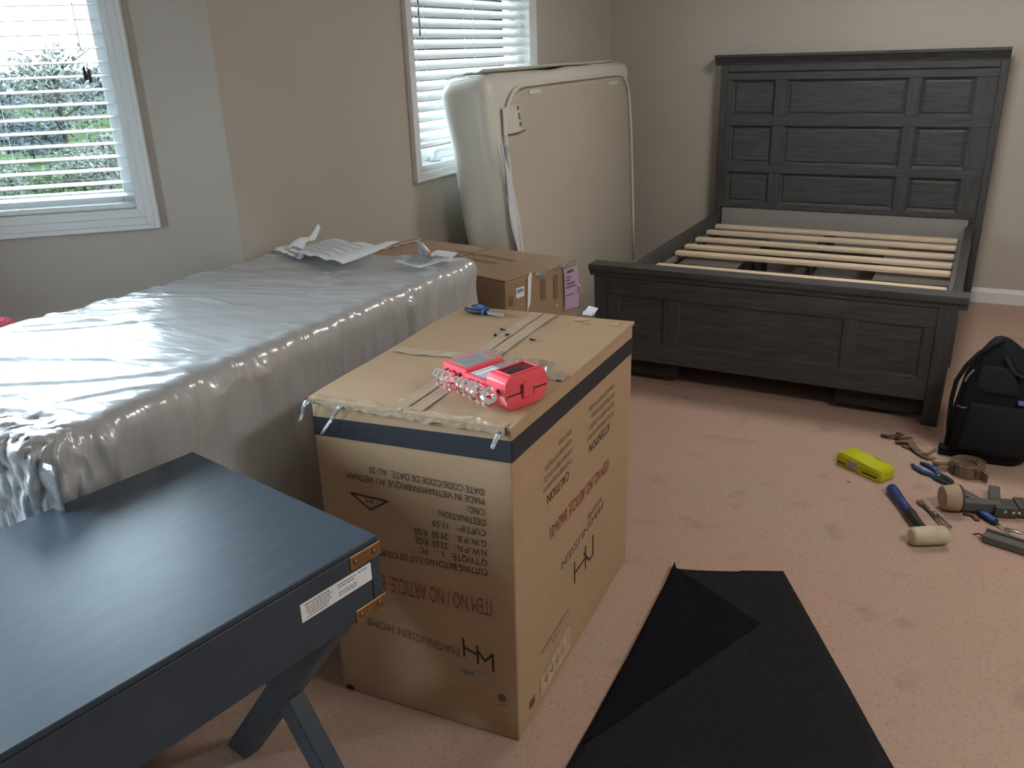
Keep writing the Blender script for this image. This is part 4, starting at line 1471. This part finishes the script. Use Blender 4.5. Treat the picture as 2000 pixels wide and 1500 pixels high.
def fold_tri(u, v):
    # u from the fold edge to the tip, v along the fold
    e = CA * (1 - v) + FE * v + V(-.004, .006, 0) * (1 - v)
    e = V(e.x - .004, e.y, 0)
    k = (v / .40) if v < .40 else (1 - v) / .60
    k = max(.0, min(1, k))
    base = CA * .60 + FE * .40
    tip = e + (FT - base) * (k * .995 + .005)
    p = e * (1 - u) + tip * u
    h = .009 + .014 * math.sin(PI * min(1, u * 1.5 + .15)) * (1 - .6 * v) * max(0, 1 - u) + .008 * math.exp(-((v - .02) / .06) ** 2) * (1 - u)
    return V(p.x, p.y + .01 * math.sin(u * 5) * u * (1 - u), h + .002 * noise.noise(V(p.x * 9, p.y * 9, 4)))


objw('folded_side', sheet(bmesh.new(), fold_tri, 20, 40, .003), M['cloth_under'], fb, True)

# ------------------------------------------------------------------ black bag
bg_ = thing('tool_bag', 'black soft tool bag slumped by the bed corner with straps and mesh pocket', 'bag', (.305, 3.74, 0))
rings = [(.0, .285, .135, .095), (.015, .290, .152, .108), (.05, .30, .160, .112), (.12, .325, .178, .118), (.20, .335, .180, .118), (.28, .335, .172, .110), (.35, .325, .150, .095), (.41, .315, .122, .078), (.455, .300, .088, .060), (.49, .288, .054, .042), (.512, .282, .030, .028), (.520, .280, .012, .012)]
bm = bmesh.new()
rs = []
N = 36
for z, cx, a, b in rings:
    ring = []
    for j in range(N):
        th = 2 * PI * j / N
        c, s = math.cos(th), math.sin(th)
        e = .62 if z < .3 else .8
        x = math.copysign(abs(c) ** e, c) * a
        y = math.copysign(abs(s) ** e, s) * b
        w = 1 + .06 * noise.noise(V(c * 2.2, s * 2.2, z * 7)) + .03 * noise.noise(V(c * 6, s * 6, z * 18))
        if z < .005:
            w = 1
        ring.append(bm.verts.new(V(cx + x * w, 3.745 + y * w, z)))
    rs.append(ring)
for q, w in zip(rs, rs[1:]):
    for j in range(N):
        bm.faces.new((q[j], q[(j + 1) % N], w[(j + 1) % N], w[j]))
bm.faces.new(rs[0][::-1])
bm.faces.new(rs[-1])
objw('body', bm, M['bag'], bg_, True)


def bagfront(u, z):
    """point a little in front of the bag, u from -1 to 1 across"""
    for (z0, c0, a0, b0), (z1, c1_, a1, b1) in zip(rings, rings[1:]):
        if z0 <= z <= z1:
            k = (z - z0) / (z1 - z0)
            c, a, b = c0 + (c1_ - c0) * k, a0 + (a1 - a0) * k, b0 + (b1 - b0) * k
            e = .62 if z < .3 else .8
            co = abs(u) ** (1 / e)
            return V(c + u * a, 3.745 - (max(0, 1 - co * co) ** .5) ** e * b - .010, z)
    return V(rings[-1][1], 3.74, .52)


objw('mesh_pocket', sheet(bmesh.new(), lambda u, v: bagfront(-.72 + .95 * u - .05 * v, .315 + .105 * v), 12, 8, .006), M['bag2'], bg_, True)
objw('front_pocket', sheet(bmesh.new(), lambda u, v: bagfront(-.75 + 1.5 * u, .05 + .22 * v) + V(0, -.012 * math.sin(PI * u) * math.sin(PI * v), 0), 16, 10, .006), M['bag2'], bg_, True)
objw('shoulder_strap', tube(bmesh.new(), [V(.148, 3.70, .05), V(.140, 3.695, .15), V(.136, 3.69, .25), V(.142, 3.69, .33), V(.168, 3.69, .40), V(.205, 3.695, .455), V(.25, 3.70, .497), V(.285, 3.71, .518)], 1.0, 8, flat=(.013, .009)), M['bag'], bg_, True)
objw('carry_handle', tube(bmesh.new(), [V(.30, 3.67, .46), V(.335, 3.655, .405), V(.375, 3.64, .39), V(.415, 3.64, .43), V(.42, 3.65, .45)], 1.0, 8, flat=(.012, .007)), M['bag2'], bg_, True)
objw('side_tab', B((.118, 3.665, .0), (.165, 3.715, .040), .006), M['bag'], bg_)
objw('silver_piping', tube(bmesh.new(), [bagfront(-.985, .222), bagfront(-.88, .232), bagfront(-.80, .238)], .003, 5), M['silver'], bg_)
objw('silver_piping', tube(bmesh.new(), [V(.172, 3.655, .345), V(.182, 3.652, .375), V(.196, 3.65, .40)], .0035, 5), M['silver'], bg_)
objw('blue_tag', sheet(bmesh.new(), lambda u, v: bagfront(.20 + .14 * u, .285 + .018 * v) + V(0, -.008, 0), 2, 2, .003), M['blue_tag'], bg_)
objw('buckle', B((.340, 3.612, .165), (.356, 3.622, .200), .003), M['copper'], bg_)

# ------------------------------------------------------------------ tools on the carpet
# lime case
yc = thing('bit_case', 'lime green plastic bit case with grey sticker on the carpet', 'case', (-.259, 3.416, 0), math.atan2(3.30 - 3.416, -.075 + .259))
bm = bmesh.new()
prism(bm, [V(0, 0, 0), V(.214, 0, 0), V(.214, 0, .040), V(.204, 0, .049), V(.125, 0, .049), V(.112, 0, .054), V(.02, 0, .058), V(.006, 0, .052), V(0, 0, .040)], (0, .088, 0))
bmesh.ops.bevel(bm, geom=list(bm.edges), offset=.004, segments=2, affect='EDGES')
obj('shell', bm, M['lime'], yc, 'auto')
obj('clip', B((.062, -.004, .008), (.100, .002, .042), .0015), M['grey_label'], yc)
for a, b in ((.008, .048), (.128, .196)):
    obj('front_slot', B((a, -.0012, .012), (b, .001, .018)), M['gap'], yc)
obj('front_ridge', B((.112, -.004, .002), (.205, .001, .010), .001), M['lime'], yc)
obj('front_ridge', B((.002, -.003, .040), (.060, .001, .047), .001), M['lime'], yc)
obj('front_ridge', B((.104, -.003, .034), (.210, .001, .040), .001), M['lime'], yc)

# webbing scrap
ws = thing('webbing_strap', 'loose tan webbing strap with dark buckle loops between lime case and black bag', 'strap', (-.03, 3.73, 0))
ribbon = lambda pts, w, m, nm: objw(nm, tube(bmesh.new(), pts, 1.0, 8, flat=(w, .0035)), m, ws, True)
ribbon([V(-.112, 3.765, .008), V(-.075, 3.755, .012), V(-.04, 3.765, .018), V(-.028, 3.79, .014), V(-.05, 3.80, .012)], .011, M['jute_dk'], 'loop')
ribbon([V(-.05, 3.755, .010), V(-.02, 3.735, .020), V(.008, 3.745, .024), V(.004, 3.765, .016)], .012, M['jute_dk'], 'loop')
ribbon([V(-.05, 3.715, .008), V(-.02, 3.715, .016), V(.012, 3.705, .022), V(.02, 3.68, .016), V(.045, 3.64, .010), V(.075, 3.605, .008)], .016, M['jute'], 'webbing')
ribbon([V(.055, 3.625, .008), V(.085, 3.622, .018), V(.112, 3.64, .036)], .011, M['jute'], 'webbing_end')
ribbon([V(.055, 3.62, .007), V(.085, 3.595, .008), V(.105, 3.60, .007)], .008, M['jute'], 'webbing_end')
objw('hook', tube(bmesh.new(), [V(-.02, 3.69, .006), V(.0, 3.675, .008), V(.015, 3.672, .006)], .006, 6), M['jute'], ws, True)

pliers('pliers', 'blue and black cutting pliers open on the carpet between lime case and webbing roll', (.128, 3.437, 0), math.atan2(3.39 - 3.54, .188 - .037), .215, M['navy_grip'], M['blue'], M['teal_dk'], M['steel'], .024, False)

# rolled webbing
tr_ = thing('webbing_roll', 'rolled jute webbing with a frayed end in front of the black bag', 'roll', (.228, 3.53, 0))
bm = bmesh.new()
pts = []
for k in range(100):
    a = k * .42
    r_ = .030 + .036 * k / 99
    pts.append((r_ * math.cos(a), r_ * math.sin(a)))
A_r = [[], [], [], []]
for i, (x, y) in enumerate(pts):
    q = V(x, y, 0)
    n_ = q.normalized() * .0022
    wob = .003 * math.sin(i * .3)
    for k, p in enumerate((q - n_ + V(0, 0, .001), q + n_ + V(0, 0, .001), q + n_ + V(0, 0, .050 + wob), q - n_ + V(0, 0, .050 + wob))):
        A_r[k].append(bm.verts.new(p))
for i in range(len(pts) - 1):
    for k in range(4):
        bm.faces.new((A_r[k][i], A_r[(k + 1) % 4][i], A_r[(k + 1) % 4][i + 1], A_r[k][i + 1]))
obj('webbing', bm, M['jute'], tr_)
obj('webbing_core', lathe(bmesh.new(), [(.026, 0), (.030, .002), (.030, .040), (.026, .042)], 18), M['jute_dk'], tr_)
obj('frayed_end', sheet(bmesh.new(), lambda u, v: V(.030 + .042 * u, -.058 + .012 * math.sin(u * 5) - .006 * v, .004 + .046 * v * (1 - .3 * u * abs(math.sin(u * 20)))), 10, 4, .003), M['jute'], tr_)
obj('loose_tail', tube(bmesh.new(), [V(-.062, .012, .022), V(-.09, .018, .016), V(-.125, .026, .010)], 1.0, 8, flat=(.013, .004)), M['jute'], tr_, True)
obj('metal_ring', tube(bmesh.new(), [V(-.088 + .016 * math.cos(a * PI / 6), -.012 + .012 * math.sin(a * PI / 6), .008) for a in range(12)], .0035, 6, closed=True), M['copper'], tr_, True)

# mallet
hv = V(.128 + .037 - .02, 2.905 - 3.248, 0)
ml = thing('mallet', 'mallet with blue handle and cream rubber head on the carpet', 'mallet', (-.037, 3.248, 0), math.atan2(hv.y, hv.x))
LH = hv.length
obj('handle', tube(bmesh.new(), [V(0, 0, .020), V(.012, 0, .020), V(.05, 0, .020), V(.13, 0, .021), V(.200, 0, .022)], [.013, .0205, .021, .0165, .0185], 14), mat('mallet_blue', (.022, .04, .16), .45), ml, True)
obj('handle_neck', tube(bmesh.new(), [V(.200, 0, .022), V(.215, 0, .022), V(.235, 0, .0235), V(LH - .02, 0, .030)], [.019, .0205, .017, .014], 14), M['black'], ml, True)
hd = V(.118, .062, 0).normalized()
lh = Matrix.Rotation(-math.atan2(hv.y, hv.x), 3, 'Z') @ hd
mx = Matrix.Translation((LH + .004, 0, .0335)) @ Matrix.Rotation(math.atan2(lh.y, lh.x), 4, 'Z') @ Matrix.Rotation(R(90), 4, 'Y')
obj('head', lathe(bmesh.new(), [(.024, -.064), (.030, -.060), (.0325, -.050), (.0335, .0), (.0325, .048), (.028, .060), (.020, .064)], 24, mx), M['cream'], ml, True)
p = mx @ V(.018, 0, .062)
obj('worn_chip', lathe(bmesh.new(), [(.006, -.004), (.012, .0), (.010, .006), (.004, .010)], 8, mx @ Matrix.Translation((.018, .006, .060))), M['black'], ml)

# thin adjustable wrench behind the mallet
aw = thing('adjustable_wrench', 'thin metal wrench lying beside the mallet handle', 'wrench', (.073, 3.186, 0), math.atan2(-.155, .098))
bm = bmesh.new()
prism(bm, [V(-.016, -.006, .004), V(.002, -.012, .004), V(.026, -.006, .004), (V(.026, .006, .004)), V(.006, .012, .004), V(-.012, .014, .004), V(-.010, .004, .004), V(-.002, .002, .004)], (0, 0, .010))
obj('jaw', bm, M['dark_steel'], aw)
obj('shank', tube(bmesh.new(), [V(.02, 0, .010), V(.06, 0, .011), V(.095, 0, .012)], [.0065, .0072, .0080], 8), M['dark_steel'], aw, True)
obj('collar', tube(bmesh.new(), [V(.090, 0, .012), V(.104, 0, .012)], .011, 10), M['dark_steel'], aw, True)
for s in (-1, 1):
    obj('handle_arm', tube(bmesh.new(), [V(.100, s * .006, .012), V(.15, s * .009, .012), V(.185, s * .010, .011)], .0042, 7), M['dark_steel'], aw, True)

# bar clamp with round pad
bc = thing('bar_clamp', 'dark grey bar clamp with a round beige pad near the black bag', 'clamp', (.185, 3.19, 0), R(14))
mx = Matrix.Translation((-.002, .0, .052)) @ Matrix.Rotation(R(9), 4, 'Z') @ Matrix.Rotation(R(90), 4, 'Y')
obj('pad', lathe(bmesh.new(), [(.042, -.045), (.045, -.040), (.051, .002), (.051, .008), (.045, .010)], 26, mx), M['pad'], bc, 'auto')
obj('pad_plate', lathe(bmesh.new(), [(.046, .010), (.050, .012), (.049, .018), (.020, .020)], 26, mx), M['grey_plastic'], bc, 'auto')
obj('bar', B((.015, -.026, .012), (.150, .012, .050), .004, 2), M['grey_metal'], bc)
obj('jaw_block', B((.128, -.040, .004), (.205, .035, .046), .006, 2), M['grey_plastic'], bc)
mx2 = Matrix.Translation((.088, .040, .0)) @ Matrix.Rotation(R(34), 4, 'Z')
obj('trigger', B((-.018, -.01, .004), (.018, .092, .036), .008, 2, mx2), M['grey_metal'], bc)
mx3 = Matrix.Translation((.150, .045, .0)) @ Matrix.Rotation(R(-14), 4, 'Z')
obj('pistol_grip', B((-.020, -.02, .004), (.018, .105, .040), .006, 2, mx3), M['grey_metal'], bc)
obj('end_stop', B((.205, -.035, .006), (.30, .050, .050), .010, 2), M['grey_plastic'], bc)
for x, y in ((.160, -.036), (.186, -.038), (.206, -.036)):
    obj('bolt', lathe(bmesh.new(), [(.006, 0), (.006, .004), (.003, .007)], 8, Matrix.Translation((x, y - .004, .030)) @ Matrix.Rotation(R(90), 4, 'X')), M['chrome'], bc)
obj('fabric_tab', tube(bmesh.new(), [V(.03, -.03, .005), V(.060, -.042, .008), V(.064, -.075, .006)], 1.0, 8, flat=(.010, .004)), M['jute'], bc, True)

# screwdriver
sd = thing('screwdriver', 'blue and black screwdriver between the bar clamp and the long grey bar', 'screwdriver', (.262, 3.190, 0), math.atan2(3.085 - 3.190, .362 - .262))
obj('handle', tube(bmesh.new(), [V(0, 0, .013), V(.006, 0, .013), V(.03, 0, .0135), V(.07, 0, .0135), V(.086, 0, .0135)], [.006, .012, .0130, .0125, .0135], 12), M['teal_dk'], sd, True)
for a in (40, 130):
    c_, s_ = math.cos(R(a)) * .006, math.sin(R(a)) * .006
    obj('grip_inlay', tube(bmesh.new(), [V(.006, c_, .014 + s_), V(.04, c_, .0145 + s_), V(.084, c_, .014 + s_)], [.006, .0088, .0078], 8), M['blue'], sd, True)
obj('shaft', tube(bmesh.new(), [V(.084, 0, .0135), V(.15, 0, .009)], .0035, 8), M['steel'], sd, True)

# long grey bar at the edge
gb = thing('grey_bar', 'long flat grey bar with a tan string end on the carpet', 'bar', (.283, 3.012, 0), math.atan2(2.965 - 3.012, .44 - .283))
obj('bar', B((0, -.030, .002), (.34, .022, .030), .003), M['grey_metal'], gb)
obj('bar_lip', B((0, .010, .0302), (.34, .022, .036), .002), M['grey_plastic'], gb)
obj('string', tube(bmesh.new(), [V(.004, .0, .012), V(-.02, .004, .012), V(-.034, -.002, .006)], .0028, 6), M['jute_dk'], gb, True)
hb = thing('chrome_snips', 'chrome tool end lying on the long grey bar', 'tool', (.385, 3.02, .036), R(-12))
obj('blade', tube(bmesh.new(), [V(-.045, .01, .005), V(.0, .012, .006), V(.06, .006, .006)], 1.0, 8, flat=(.010, .0035)), M['steel'], hb, True)
obj('handle_loop', tube(bmesh.new(), [V(.06 + .026 * math.cos(a * PI / 8), -.004 + .018 * math.sin(a * PI / 8), .006) for a in range(16)], .0048, 7, closed=True), M['chrome'], hb, True)
# crumb of cardboard
cr_ = obj('cardboard_crumb', lathe(bmesh.new(), [(.004, 0), (.008, .002), (.006, .006), (.002, .008)], 7, Matrix.Translation((-.190, 3.268, 0))), M['card_edge'])
tag(cr_, 'small brown crumb on the carpet in front of the lime case', 'crumb')
